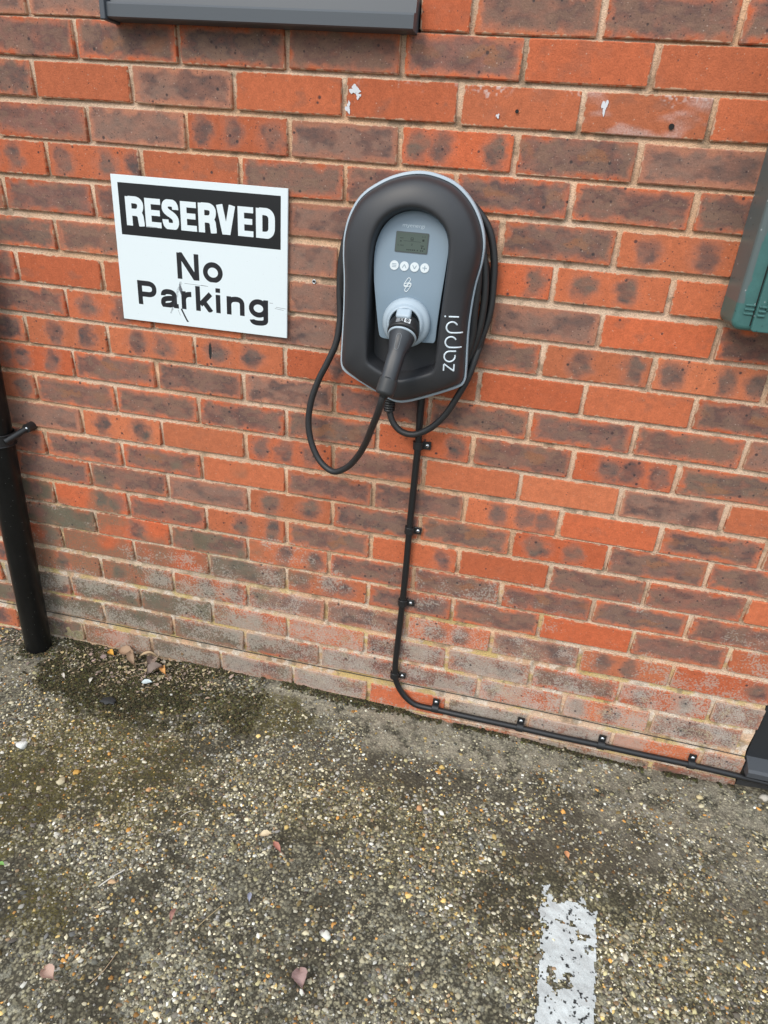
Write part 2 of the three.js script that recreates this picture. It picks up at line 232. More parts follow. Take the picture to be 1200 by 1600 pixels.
{
  const W = 2048, H = 1024, x0 = -.64, z0 = -.06, S = 2.56, T = 1.28, col = new Uint8Array(W * H * 4), bmp = new Uint8Array(W * H * 4);
  const cells = (x, z, f, s) => { const gx = x * f, gz = z * f, ix = Math.floor(gx), iz = Math.floor(gz); let d = 9, id = 0; for (let a = -1; a < 2; a++) for (let b = -1; b < 2; b++) { const px = ix + a + hash(ix + a, iz + b, s), pz = iz + b + hash(ix + a, iz + b, s + 1), q = (px - gx) ** 2 + (pz - gz) ** 2; if (q < d) { d = q; id = hash(ix + a, iz + b, s + 2); } } return [Math.sqrt(d), id]; };
  for (let j = 0; j < H; j++) for (let i = 0; i < W; i++) {
    const x = x0 + i / W * S, z = z0 + j / H * T, dust = Z.dust(x, z), moss = Z.moss(x, z), dirt = Z.dirt(x, z), pale = Z.pale(x, z), grime = Z.grime(x, z), och = Z.ochre(x, z);
    const gr = hash(i, j, 201), f1 = fbm(x * 24, z * 24, 203), f2 = fbm(x * 90, z * 90, 207);
    let k = .35 + .75 * f1 + .9 * (f2 - .3), r = .05 * k, g = .044 * k, b = .03 * k, h = .25 + .2 * f2;
    const [d1, c1] = cells(x + .003 * f2, z, 135, 211);
    const stone = (1 - sm(.3, .55, d1)) * (c1 > .3 + .45 * dust ? 1 : 0);
    const tone = .12 + c1 * c1 * 1.55 + pale * .3; r = lerp(r, .25 * tone, stone * .85); g = lerp(g, .225 * tone, stone * .85); b = lerp(b, .155 * tone, stone * .85); h += stone * .4;
    const [d2, c2] = cells(x, z + .002 * f1, 270, 217), s2 = (1 - sm(.25, .55, d2)) * (c2 > .45 ? .8 : 0) * (1 - stone), t2 = .1 + (c2 - .4) * 1.7; r = lerp(r, .27 * t2, s2); g = lerp(g, .245 * t2, s2); b = lerp(b, (.18 - .07 * och) * t2, s2); h += s2 * .2;
    b *= 1 - .22 * och; r *= 1 + .05 * och;
    const gm = grime * .72; r = lerp(r, .034, gm); g = lerp(g, .029, gm); b = lerp(b, .018, gm);
    const lum = (1 - grime) * sm(.54, .68, fbm(x * 85, z * 85, 221)) * (.3 + .65 * pale) * (.25 + .9 * gr); r = lerp(r, .29, lum); g = lerp(g, .28, lum); b = lerp(b, .23, lum);
    const du = dust * (.3 + .8 * f2) * (.45 + .5 * gr) * sm(.36, .6, f1 * .6 + fbm(x * 50, z * 50, 233) * .4 + .05); r = lerp(r, .36, du); g = lerp(g, .315, du); b = lerp(b, .25, du);
    const di = dirt * (.5 + .4 * f2); r = lerp(r, .072, di); g = lerp(g, .058, di); b = lerp(b, .042, di);
    const mo = sm(.38, .6, moss * .62 + f2 * .3 + (gr - .5) * .3) * .95; r = lerp(r, .03 + .12 * f2 * gr * gr, mo); g = lerp(g, .024 + .095 * f2 * gr * gr, mo); b = lerp(b, .01, mo); h += mo * (gr - .5) * .3;
    const q = .7 + .6 * gr; r *= q; g *= q; b *= q * .95; h += (gr - .5) * .2;
    const o = (j * W + i) * 4; col[o] = enc(r); col[o + 1] = enc(g); col[o + 2] = enc(b); col[o + 3] = bmp[o + 3] = 255; bmp[o] = bmp[o + 1] = bmp[o + 2] = 255 * Math.min(1, Math.max(0, h));
  }
  const tc = tex(col, W, H, true), tb = tex(bmp, W, H); for (const t of [tc, tb]) t.wrapS = t.wrapT = THREE.RepeatWrapping;
  const axis = (a, b, s, lo, hi) => { const o = []; for (let v = a; v <= b + 1e-6; v += s) o.push(v); let st = s; while (o[0] > lo) { st *= 1.45; o.unshift(o[0] - st); } st = s; while (o[o.length - 1] < hi) { st *= 1.45; o.push(o[o.length - 1] + st); } return o; };
  const X = axis(-.9, 2.1, .007, -90, 90), ZZ = axis(-.03, 1.2, .007, -.7, 120), p = [], uv = [], id = [];
  ZZ.forEach((z, j) => X.forEach((x, i) => { p.push(x, groundY(x, z), z); uv.push((x - x0) / S, (z - z0) / T); if (i < X.length - 1 && j < ZZ.length - 1) { const a = j * X.length + i; id.push(a, a + X.length, a + X.length + 1, a, a + X.length + 1, a + 1); } }));
  const g = new THREE.BufferGeometry(); g.setAttribute('position', new THREE.Float32BufferAttribute(p, 3)); g.setAttribute('uv', new THREE.Float32BufferAttribute(uv, 2)); g.setIndex(id); g.computeVertexNormals();
  const m = obj('ground', g, new THREE.MeshStandardMaterial({ map: tc, bumpMap: tb, bumpScale: .003, roughness: .95 }));
  m.userData = { kind: 'structure', label: 'worn exposed-aggregate concrete of the car park at the foot of the wall' };
}
// painted bay line
const lineL = (z) => lerp(1.204, 1.192, (z - .45) / .27) + (fbm(z * 22, 3, 301) - .5) * .02, lineR = (z) => lerp(1.318, 1.302, (z - .45) / .27) + (fbm(z * 22, 9, 302) - .5) * .016;
const paintAt = (x, z) => {
  const n = fbm(x * 55, z * 55, 311), n2 = fbm(x * 22, z * 22, 313), e = Math.min(x - lineL(z), lineR(z) - x);
  const head = sm(.4, .5, z + (n2 - .5) * .16);
  return e > (n - .5) * .006 && n * .3 + n2 * .4 + fbm(x * 34, z * 34, 319) * .3 < .36 + .23 * head;
};
{
  const p = [], id = [], st = .0035, nx = 48, nz = Math.round(1.3 / st);
  for (let j = 0; j <= nz; j++) for (let i = 0; i <= nx; i++) { const x = 1.17 + i * st, z = .39 + j * st; p.push(x + (hash(i, j, 1) - .5) * .0025, groundY(x, z) + .0016 + .0016 * fbm(x * 160, z * 160, 317), z + (hash(i, j, 2) - .5) * .0025); if (i < nx && j < nz && paintAt(x + st / 2, z + st / 2)) { const a = j * (nx + 1) + i; id.push(a, a + nx + 1, a + nx + 2, a, a + nx + 2, a + 1); } }
  const g = new THREE.BufferGeometry(); g.setAttribute('position', new THREE.Float32BufferAttribute(p, 3)); g.setIndex(id);
  const uv = []; for (let i = 0; i < p.length; i += 3) uv.push(p[i] * 2, p[i + 2] * 2); g.setAttribute('uv', new THREE.Float32BufferAttribute(uv, 2)); g.computeVertexNormals();
  const n = 512, c = new Uint8Array(n * n * 4); for (let j = 0; j < n; j++) for (let i = 0; i < n; i++) { const f = fbm(i / 9, j / 9, 331), q = .38 + .3 * fbm(i / 40, j / 40, 335) + .22 * hash(i, j, 337) - .6 * sm(.66, .74, f); c.set([enc(q * .8), enc(q * .84), enc(q * .83), 255], (j * n + i) * 4); }
  const t = tex(c, n, n, true); t.wrapS = t.wrapT = THREE.RepeatWrapping;
  tag(obj('bay_line', g, new THREE.MeshStandardMaterial({ map: t, roughness: .8, side: THREE.DoubleSide })), 'worn white painted parking bay line on the concrete at lower right', 'road marking');
}
// loose and half-buried aggregate
function pebbleGeo(n, flat) { const g = mergeVertices(new THREE.IcosahedronGeometry(1, 1).deleteAttribute('normal').deleteAttribute('uv'), 1e-4), p = g.attributes.position; for (let i = 0; i < p.count; i++) { const k = .62 + .62 * hash(i, n, 3); p.setXYZ(i, p.getX(i) * k * (.8 + .4 * hash(n, 1, 4)), p.getY(i) * k * flat, p.getZ(i) * k); } g.computeVertexNormals(); return g; }
const PEB = [[.5, .47, .38], [.4, .36, .25], [.56, .5, .36], [.24, .22, .17], [.15, .14, .12], [.5, .36, .14], [.52, .26, .07], [.3, .2, .12], [.55, .54, .5], [.28, .27, .26], [.4, .36, .2], [.12, .11, .1]];
const PW = [22, 22, 20, 16, 10, 12, 6, 7, 13, 9, 12, 7];
{
  const pick = () => { let t = rnd() * PW.reduce((a, b) => a + b); for (let i = 0; i < PW.length; i++) if ((t -= PW[i]) < 0) return PEB[i]; return PEB[0]; };
  const lists = [[], [], [], []];
  for (let k = 0; k < 100000; k++) {
    const x = rr(-.62, 1.95), z = rr(.004, 1.08); const big = rnd();
    const dust = Z.dust(x, z), moss = Z.moss(x, z), dirt = Z.dirt(x, z), cl = fbm(x * 9, z * 9, 401), grime = Z.grime(x, z), och = Z.ochre(x, z);
    let keep = .95 * (1 - .84 * dust) * (1 - .75 * moss) * (1 - .62 * dirt) * (1 - .5 * grime) * sm(.3, .62, cl + .1);
    if (paintAt(x, z) && rnd() < .93) keep = 0;
    if (rnd() > keep) continue;
    const r = big < .68 ? rr(.0013, .0026) : big < .97 ? rr(.0025, .0042) : rr(.004, .006), c = pick(), v = (.22 + 1.3 * Math.pow(rnd(), 2) + .15 * rnd()) * (1 - .3 * moss) * (1 - .25 * grime), o = (rnd() - .5) * .05 + .012 + och * .045;
    lists[Math.floor(rnd() * 4)].push([x, groundY(x, z) + r * rr(-.38, .14), z, r, [c[0] * v + o * .3, c[1] * v, c[2] * v - o * .2], rnd() * 6.3, rr(-.4, .4), rr(.75, 1.5)]);
  }
  const mat = new THREE.MeshStandardMaterial({ roughness: .75 }), M = new THREE.Matrix4(), q = new THREE.Quaternion(), e = new THREE.Euler(), c = new THREE.Color();
  lists.forEach((L, n) => {
    const im = new THREE.InstancedMesh(pebbleGeo(n + 1, .62), mat, L.length); im.name = numbered('gravel'); im.castShadow = im.receiveShadow = true;
    L.forEach(([x, y, z, r, k, a, t, s], i) => { q.setFromEuler(e.set(t, a, t * .6)); im.setMatrixAt(i, M.compose(V(x, y, z), q, V(r * s, r, r))); im.setColorAt(i, c.setRGB(Math.max(.02, k[0]), Math.max(.02, k[1]), Math.max(.015, k[2] * .96))); });
    im.userData = { kind: 'stuff', label: 'small pebbles of the exposed aggregate set in the concrete', category: 'gravel', group: 'aggregate pebbles' }; scene.add(im);
  });
  // dark crumbs of moss and soil along the foot of the wall and in the mossy corner
  const L = [];
  for (let k = 0; k < 15000; k++) {
    let x, z; if (k < 5200) { x = rr(-.25, 1.7); z = Math.abs(rr(-1, 1) * rr(0, 1)) * .03 * (x < .75 ? 1.2 : .8); if (fbm(x * 14, 2, 411) < .38 ) continue; } else { x = rr(-.4, .42); z = rr(.0, .26); const foot = Math.abs(Math.hypot(x + .328, z - .056) - .042) < .012; if (!foot && rnd() > Z.moss(x, z) * .9) continue; }
    L.push([x, z, rr(.0015, .0045)]);
  }
  const im = new THREE.InstancedMesh(pebbleGeo(9, .8), new THREE.MeshStandardMaterial({ roughness: 1 }), L.length); im.name = 'moss'; im.castShadow = im.receiveShadow = true;
  L.forEach(([x, z, r], i) => { q.setFromEuler(e.set(rnd() * 6, rnd() * 6, 0)); im.setMatrixAt(i, M.compose(V(x, groundY(x, z) + r * .3, z), q, V(r, r * .8, r))); const v = .35 + 1.9 * rnd() * rnd(), gn = rnd() < .35 ? 1.3 : 1; im.setColorAt(i, c.setRGB(.06 * v, .046 * v * gn, .02 * v)); });
  im.userData = { kind: 'stuff', label: 'dark moss and soil crumbs along the foot of the brick wall', category: 'moss' }; scene.add(im);
}

// ---------------------------------------------------------------- plastics and metals
const M = {
  black: std(.014, .014, .015, .42, { bumpMap: fineBump, bumpScale: .00004 }), cover: std(.03, .031, .035, .46, { bumpMap: fineBump, bumpScale: .00006 }), silver: std(.4, .47, .53, .35), grey: std(.2, .265, .325, .27), light: std(.36, .43, .49, .33),
  cable: std(.02, .02, .021, .5), conduit: std(.012, .012, .013, .38), screw: std(.62, .64, .66, .3, { metalness: .9 }), print: std(.66, .74, .8, .5), white: std(.64, .69, .71, .42),
  pipe: std(1, 1, 1, .3, { specularIntensity: .55, map: (() => { const n = 512, a = new Uint8Array(n * n * 4); for (let j = 0; j < n; j++) for (let i = 0; i < n; i++) { const sp = hash(i >> 1, j >> 1, 931) > .9993 ? .3 : hash(i, j, 932) > .996 ? .06 : .0045 + .004 * fbm(i / 30, j / 60, 933); const v = enc(sp); a.set([v, v, v, 255], (j * n + i) * 4); } const t = tex(a, n, n, true); t.wrapS = t.wrapT = THREE.RepeatWrapping; t.repeat.set(1, 8); return t; })() }), sill: std(.068, .077, .088, .45), dark: std(.02, .022, .025, .5), hole: std(.012, .011, .01, .9),
};

// ---------------------------------------------------------------- reserved sign
{
  const s = thing('parking_sign', 'white rectangular sign with a black RESERVED band and No Parking text', 'sign', [.2505, 1.1825, .0115]);
  s.rotation.x = -.006;
  const w = .4035, h = .3055; obj('panel', new RoundedBoxGeometry(w, h, .004, 1, .0008), M.white, s);
  const cw = 1612, ch = 1220, cv = document.createElement('canvas'); cv.width = cw; cv.height = ch; const c = cv.getContext('2d');
  c.fillStyle = '#dae3e6'; c.fillRect(0, 0, cw, ch);
  c.fillStyle = '#08080b'; c.fillRect(60, 58, cw - 120, 420);
  const pen = (w, col) => { c.lineWidth = w; c.strokeStyle = col; c.lineCap = 'butt'; c.lineJoin = 'miter'; };
  const go = (...p) => { c.beginPath(); p.forEach((q, i) => (q.length === 2 ? (i ? c.lineTo(...q) : c.moveTo(...q)) : q.length === 4 ? c.quadraticCurveTo(...q) : c.bezierCurveTo(...q))); c.stroke(); };
  const G = { // heavy grotesque capitals and plain lower case, drawn as strokes between x0..x1, t (top) and b (baseline)
    R: (x0, x1, t, b, w) => { const l = x0 + w / 2, r = x1 - w / 2, m = lerp(t, b, .53), k = (r - l) * .5; go([l, b], [l, t]); go([l, t + w * .42], [r - k, t + w * .42], [r, t + w * .42, r, (t + m) / 2, r, (t + m) / 2], [r, m, r - k, m], [l, m]); go([r - k, m], [r, m, r - 2, b - (b - m) * .5], [r + 5, b]); },
    E: (x0, x1, t, b, w) => { const l = x0 + w / 2; go([l, b], [l, t]); for (const y of [t + w * .4, lerp(t, b, .49), b - w * .4]) { c.lineWidth = w * .8; go([x0, y], [y > t + w && y < b - w ? x1 - 9 : x1, y]); } c.lineWidth = w; },
    S: (x0, x1, t, b, w) => { const r = x1 - w / 2, l = x0 + w / 2, y0 = t + w * .4, y1 = b - w * .4, m = (l + r) / 2, h = b - t; go([r, t + .32 * h], [r, t + .1 * h, lerp(m, r, .5), y0, m, y0], [lerp(m, l, .5), y0, l, t + .1 * h, l, t + .27 * h], [l, t + .48 * h, r, t + .46 * h, r, t + .72 * h], [r, b - .08 * h, lerp(m, r, .5), y1, m, y1], [lerp(m, l, .5), y1, l, b - .1 * h, l, b - .33 * h]); },
    V: (x0, x1, t, b, w) => { const m = (x0 + x1) / 2; go([x0 + w * .48, t], [m - w * .12, b]); go([x1 - w * .48, t], [m + w * .12, b]); c.fillStyle = c.strokeStyle; c.fillRect(m - w * .5, b - w * .75, w, w * .75); },
    D: (x0, x1, t, b, w) => { const l = x0 + w / 2, r = x1 - w / 2, k = (r - l) * .62; go([l, b], [l, t]); go([l, t + w * .4], [r - k, t + w * .4], [r, t + w * .4, r, t + w * 1.5], [r, b - w * 1.5], [r, b - w * .4, r - k, b - w * .4], [l, b - w * .4]); },
    N: (x0, x1, t, b, w) => { go([x0 + w / 2, b], [x0 + w / 2, t]); go([x1 - w / 2, b], [x1 - w / 2, t]); c.lineWidth = w * 1.05; go([x0 + w * .55, t], [x1 - w * .55, b]); c.lineWidth = w; },
    o: (x0, x1, t, b, w) => { c.beginPath(); c.ellipse((x0 + x1) / 2, (t + b) / 2 + 1, (x1 - x0 - w) / 2, (b - t - w) / 2 + 4, 0, 0, 7); c.stroke(); },
    P: (x0, x1, t, b, w) => { const l = x0 + w / 2, r = x1 - w / 2, m = lerp(t, b, .56), k = (r - l) * .45; go([l, b], [l, t]); go([l, t + w / 2], [r - k, t + w / 2], [r, t + w / 2, r, (t + m + w / 2) / 2], [r, m, r - k, m], [l, m]); },
    a: (x0, x1, t, b, w) => { const r = x1 - w * .85, l = x0 + w / 2; go([l + 4, t + (b - t) * .36], [l + 2, t + w * .45, (l + r) / 2, t + w * .45], [r, t + w * .45, r, t + (b - t) * .36], [r, b - 24], [r + 2, b - w * .3, x1, b - w * .35]); go([r, t + (b - t) * .47], [lerp(l, r, .3), t + (b - t) * .5, l, t + (b - t) * .52, l, b - (b - t) * .25], [l, b - w * .05, lerp(l, r, .35), b - w * .38, lerp(l, r, .45), b - w * .4], [r - 6, b - w * .6, r, b - (b - t) * .45]); },
    r: (x0, x1, t, b, w) => { go([x0 + w / 2, b], [x0 + w / 2, t]); go([x0 + w / 2, b - (b - t) * .5], [x0 + w / 2, t + w * .5, x1, t + w * .5]); },
    k: (x0, x1, t, b, w) => { const T = b - (b - t) * 1.36; go([x0 + w / 2, b], [x0 + w / 2, T]); go([x1 - w * .6, t], [x0 + w, b - (b - t) * .36]); go([lerp(x0, x1, .42), lerp(t, b, .42)], [x1 - w * .55, b]); },
    i: (x0, x1, t, b, w) => { const x = (x0 + x1) / 2, T = b - (b - t) * 1.36; go([x, b], [x, t]); go([x, T], [x, T + w * .85]); },
    n: (x0, x1, t, b, w) => { go([x0 + w / 2, b], [x0 + w / 2, t]); go([x0 + w / 2, b - (b - t) * .52], [x0 + w / 2, t + w * .45, lerp(x0, x1, .55), t + w * .45], [x1 - w / 2, t + w * .45, x1 - w / 2, t + (b - t) * .42], [x1 - w / 2, b]); },
    g: (x0, x1, t, b, w) => { const r = x1 - w / 2; c.beginPath(); c.ellipse((x0 + r) / 2 + w * .22, (t + b) / 2 - 2, (r - x0 - w * .5) / 2, (b - t - w) / 2, 0, 0, 7); c.stroke(); go([r, t], [r, b + 18], [r, b + 46, (x0 + r) / 2, b + 46], [x0 + w * .7, b + 46, x0 + w * .6, b + 20]); },
  };
  const write = (word, spans, t, b, w, col) => [...word].forEach((ch, i) => { const up = ch === ch.toUpperCase(), T = up ? t : b - (b - t) * .75; c.save(); c.beginPath(); c.rect(spans[i][0] - 1, t - 4, spans[i][1] - spans[i][0] + 2, b - t + (ch === 'g' ? 90 : 5)); c.clip(); pen(w, col); G[ch](...spans[i], T, b, w); c.restore(); });
  write('RESERVED', [[118, 289], [303, 452], [464, 620], [638, 786], [803, 968], [972, 1144], [1166, 1306], [1330, 1500]], 164, 398, 58, '#dae3e6');
  write('No', [[576, 786], [824, 1012]], 584, 806, 45, '#1b1b20');
  write('Parking', [[168, 356], [394, 570], [600, 700], [741, 914], [938, 980], [1041, 1212], [1255, 1436]], 858, 1070, 45, '#1b1b20');
  // scuffs across the lettering
  for (let k = 0; k < 260; k++) { const t = k / 260; c.fillStyle = `rgba(70,74,80,${.08 + .25 * hash(k, 1, 9)})`; const x = 600 - 120 * t + (hash(k, 2, 9) - .5) * 26 * (1 - Math.abs(t - .3)), y = 830 + 290 * t; c.fillRect(x, y, 5 + 14 * hash(k, 4, 9), 3); }
  c.strokeStyle = '#26262c'; c.lineCap = 'round'; c.lineWidth = 15; c.beginPath(); c.moveTo(596, 1075); c.quadraticCurveTo(622, 1130, 648, 1176); c.stroke(); c.lineWidth = 6; c.beginPath(); c.moveTo(640, 1160); c.lineTo(660, 1180); c.stroke();
  c.fillStyle = 'rgba(60,62,68,.75)'; c.beginPath(); c.moveTo(590, 842); c.lineTo(616, 900); c.lineTo(604, 960); c.lineTo(582, 900); c.fill();
  c.lineWidth = 3; c.strokeStyle = 'rgba(60,60,66,.7)'; for (const [a, b, d, e] of [[640, 842, 850, 846], [800, 842, 866, 846], [860, 1064, 878, 1078], [1450, 930, 1480, 930], [1510, 960, 1600, 966], [1500, 972, 1580, 980], [300, 392, 410, 396], [560, 1082, 580, 1130]]) { c.beginPath(); c.moveTo(a, b); c.lineTo(d, e); c.stroke(); }
  c.fillStyle = 'rgba(120,124,120,.5)'; for (let k = 0; k < 90; k++) c.fillRect(hash(k, 1, 5) * cw, hash(k, 2, 5) * ch, 2 + 3 * hash(k, 3, 5), 2);
  const t = new THREE.CanvasTexture(cv); t.colorSpace = THREE.SRGBColorSpace; t.anisotropy = 8;
  const f = obj('printed_face', new THREE.PlaneGeometry(w - .0012, h - .0012).translate(0, 0, .0026), new THREE.MeshPhysicalMaterial({ map: t, roughness: .38 }), s);
}

// ---------------------------------------------------------------- charger
const CX = .733, CY = 1.165;
const smoothLoop = (pts, n = 360) => new THREE.CatmullRomCurve3(pts.map(([x, y]) => V(x, y, 0)), true, 'centripetal').getPoints(n);
const outer = smoothLoop([[.735, 1.386], [.695, 1.379], [.659, 1.364], [.621, 1.337], [.6, 1.303], [.59, 1.266], [.5885, 1.231], [.5925, 1.179], [.594, 1.125], [.5935, 1.05], [.593, 1.012], [.594, 1.0], [.598, .99], [.606, .983], [.674, .95], [.708, .9355], [.725, .932], [.742, .934], [.776, .946], [.852, .981], [.862, .988], [.8665, .998], [.867, 1.012], [.8645, 1.05], [.862, 1.09], [.8615, 1.135], [.8645, 1.189], [.8715, 1.236], [.871, 1.273], [.86, 1.308], [.839, 1.341], [.806, 1.369], [.77, 1.382]], 700);
const inner = smoothLoop([[.73, 1.3215], [.709, 1.317], [.688, 1.306], [.671, 1.288], [.661, 1.264], [.6575, 1.236], [.6585, 1.18], [.661, 1.11], [.6635, 1.05], [.664, 1.034], [.667, 1.026], [.676, 1.0195], [.722, 1.0], [.733, .998], [.744, 1.0], [.79, 1.0185], [.799, 1.024], [.803, 1.033], [.8035, 1.06], [.8045, 1.11], [.807, 1.19], [.8075, 1.256], [.803, 1.279], [.791, 1.298], [.77, 1.313], [.75, 1.32]], 700);
function radiusFn(loop) { const t = loop.map((p) => [Math.atan2(p.y - CY, p.x - CX), Math.hypot(p.x - CX, p.y - CY)]).sort((a, b) => a[0] - b[0]); return (a) => { a = Math.atan2(Math.sin(a), Math.cos(a)); let i = 0, lo = 0, hi = t.length - 1; if (a <= t[0][0] || a >= t[hi][0]) return (t[0][1] + t[hi][1]) / 2; while (hi - lo > 1) { i = (lo + hi) >> 1; if (t[i][0] <= a) lo = i; else hi = i; } const f = (a - t[lo][0]) / (t[hi][0] - t[lo][0] + 1e-9); return lerp(t[lo][1], t[hi][1], f); }; }
const RO = radiusFn(outer), RI = radiusFn(inner);
const prof = [[0, .0665], [.03, .075], [.08, .0875], [.15, .0968], [.25, .1035], [.4, .1092], [.6, .1138], [.78, .1164], [.88, .1167], [.94, .1152], [.98, .112], [1, .107]];
const coverZ = (t) => { for (let i = 1; i < prof.length; i++) if (t <= prof[i][0]) { const [a, p] = prof[i - 1], [b, q] = prof[i]; const m0 = i > 1 ? (q - prof[i - 2][1]) / (b - prof[i - 2][0]) : (q - p) / (b - a), m1 = i < prof.length - 1 ? (prof[i + 1][1] - p) / (prof[i + 1][0] - a) : (q - p) / (b - a), h = b - a, s = (t - a) / h; return (2 * s ** 3 - 3 * s * s + 1) * p + (s ** 3 - 2 * s * s + s) * h * m0 + (3 * s * s - 2 * s ** 3) * q + (s ** 3 - s * s) * h * m1; } return prof[prof.length - 1][1]; };
const surfZ = (x, y) => { const a = Math.atan2(y - CY, x - CX), r = Math.hypot(x - CX, y - CY), ro = RO(a) * .972; return coverZ(Math.min(1, Math.max(0, (ro - r) / (ro - RI(a))))); };
function loft(rings, closed = true, cap = false) { // rings of equal length, each an array of [x,y,z]
  const n = rings[0].length, p = rings.flat(2), id = []; for (let j = 0; j < rings.length - 1; j++) for (let i = 0; i < (closed ? n : n - 1); i++) { const a = j * n + i, b = j * n + (i + 1) % n; id.push(a, b, b + n, a, b + n, a + n); }
  if (cap) { const c = p.length / 3, L = rings[rings.length - 1]; p.push(L.reduce((s, q) => s + q[0], 0) / n, L.reduce((s, q) => s + q[1], 0) / n, L.reduce((s, q) => s + q[2], 0) / n); for (let i = 0; i < n; i++) id.push((rings.length - 1) * n + i, (rings.length - 1) * n + (i + 1) % n, c); }
  const g = new THREE.BufferGeometry(); g.setAttribute('position', new THREE.Float32BufferAttribute(p, 3)); g.setIndex(id); g.computeVertexNormals(); return g;
}
const NA = 220, angs = [...Array(NA)].map((_, i) => i / NA * Math.PI * 2);
const ring = (f, z) => angs.map((a) => { const r = f(a); return [CX + Math.cos(a) * r, CY + Math.sin(a) * r, z]; });
const charger = thing('ev_charger', 'black and grey wall-mounted car charger with rounded top, screen and socket', 'charger');
{
  const g = charger;
  obj('back_housing', loft([ring((a) => RO(a) * .84, .005), ring((a) => RO(a) * .84, .04), ring((a) => RO(a) * .95, .05)]), M.black, g);
  const rim = toCreasedNormals(loft([ring((a) => RO(a) * .9, .047), ring((a) => RO(a) * .99, .047), ring((a) => RO(a), .05), ring((a) => RO(a), .0655), ring((a) => RO(a) - .0009, .0675), ring((a) => RO(a) * .976, .0685), ring((a) => RO(a) * .9695, .0665)]), .7);
  obj('rim', rim, M.silver, g);
  const ts = [-.03, 0, .03, .06, .1, .15, .2, .26, .32, .4, .48, .56, .64, .72, .8, .86, .91, .95, .98, 1], rings = ts.map((t) => angs.map((a) => { const ro = RO(a) * .972, r = lerp(ro, RI(a), Math.max(0, t)); return [CX + Math.cos(a) * r, CY + Math.sin(a) * r, t < 0 ? .058 : coverZ(t)]; }));
  const ri = (k, z) => angs.map((a) => { const r = RI(a) * k, y = CY + Math.sin(a) * r; return [CX + Math.cos(a) * r, y, z]; });
  rings.push(ri(.992, .1), ri(.982, .09), ri(.97, .064));
  obj('front_cover', loft(rings), M.cover, g);
  obj('recess_floor', loft([ri(.972, .066), angs.map((a) => { const r = RI(a) * .5; return [CX + Math.cos(a) * r, CY + Math.sin(a) * r, .066]; })], true, true), M.cover, g);
  // blue-grey fascia, its top leaning back
  const fas = smoothLoop([[.73, 1.318], [.71, 1.3135], [.69, 1.303], [.674, 1.2855], [.6635, 1.262], [.66, 1.236], [.6625, 1.195], [.669, 1.154], [.6765, 1.11], [.6815, 1.084], [.684, 1.078], [.69, 1.0745], [.73, 1.0745], [.79, 1.0755], [.796, 1.0765], [.7985, 1.08], [.7995, 1.11], [.8015, 1.16], [.8045, 1.22], [.805, 1.256], [.8, 1.278], [.789, 1.296], [.769, 1.3105], [.75, 1.3165]], 200);
  const fz = (y) => .1005 - (y > 1.15 ? (y - 1.15) ** 2 * .15 / (.05 + (y - 1.15)) : 0) + .002 * sm(1.2, 1.06, y);
  const fr = (k, dz) => fas.slice(0, -1).map((p) => { const x = lerp(.733, p.x, k), y = lerp(1.19, p.y, k); return [x, y, fz(y) + dz]; });
  obj('fascia', loft([fr(1, -.02), fr(1, -.0012), fr(.988, 0), fr(.85, 0), fr(.65, 0), fr(.45, 0), fr(.25, 0)], true, true), M.grey, g);
  const sl = Math.atan2(fz(1.26) - fz(1.25), .01), z0 = (y) => fz(y);
  // screen
  const scr = (x, y) => V(x, y, z0(y));
  const cv = document.createElement('canvas'); cv.width = 256; cv.height = 144; const c = cv.getContext('2d'); c.fillStyle = '#4b5750'; c.fillRect(0, 0, 256, 144); c.fillStyle = '#1a211e'; c.strokeStyle = '#222a27'; c.lineWidth = 3;
  c.font = '17px monospace'; c.fillText('0.0kW', 12, 104); c.fillText('0.0', 208, 26); c.font = '24px sans-serif'; c.fillText('0', 124, 96); c.strokeRect(118, 34, 20, 20); c.fillRect(116, 44, 24, 3); for (let k = 0; k < 24; k++) c.fillRect(60 + k * 6, 60 + (k % 2), 4, 3); c.fillRect(214, 40, 16, 16); c.fillRect(26, 40, 30, 3); c.fillRect(30, 62, 12, 8); c.fillRect(204, 88, 26, 6); c.fillRect(210, 100, 10, 14); c.fillRect(230, 108, 12, 8); for (const x of [90, 106, 122, 138, 152, 176, 204, 220]) c.fillRect(x, 124, 9, 10);
  const st = new THREE.CanvasTexture(cv); st.colorSpace = THREE.SRGBColorSpace;
  const scG = new THREE.PlaneGeometry(.0605, .0335); const sc = obj('screen', scG, new THREE.MeshPhysicalMaterial({ map: st, roughness: .4, specularIntensity: .6 }), g); sc.position.set(.7325, 1.2605, z0(1.2605) + .0016); sc.rotation.x = sl;
  const fr2 = new THREE.Shape(); { const w = .0325, h = .019, r = .003; fr2.moveTo(-w + r, -h); fr2.lineTo(w - r, -h); fr2.quadraticCurveTo(w, -h, w, -h + r); fr2.lineTo(w, h - r); fr2.quadraticCurveTo(w, h, w - r, h); fr2.lineTo(-w + r, h); fr2.quadraticCurveTo(-w, h, -w, h - r); fr2.lineTo(-w, -h + r); fr2.quadraticCurveTo(-w, -h, -w + r, -h); }
  const bz = obj('bezel', new THREE.ExtrudeGeometry(fr2, { depth: .001, bevelEnabled: false }), std(.06, .072, .068, .3), sc); bz.position.z = -.0016;
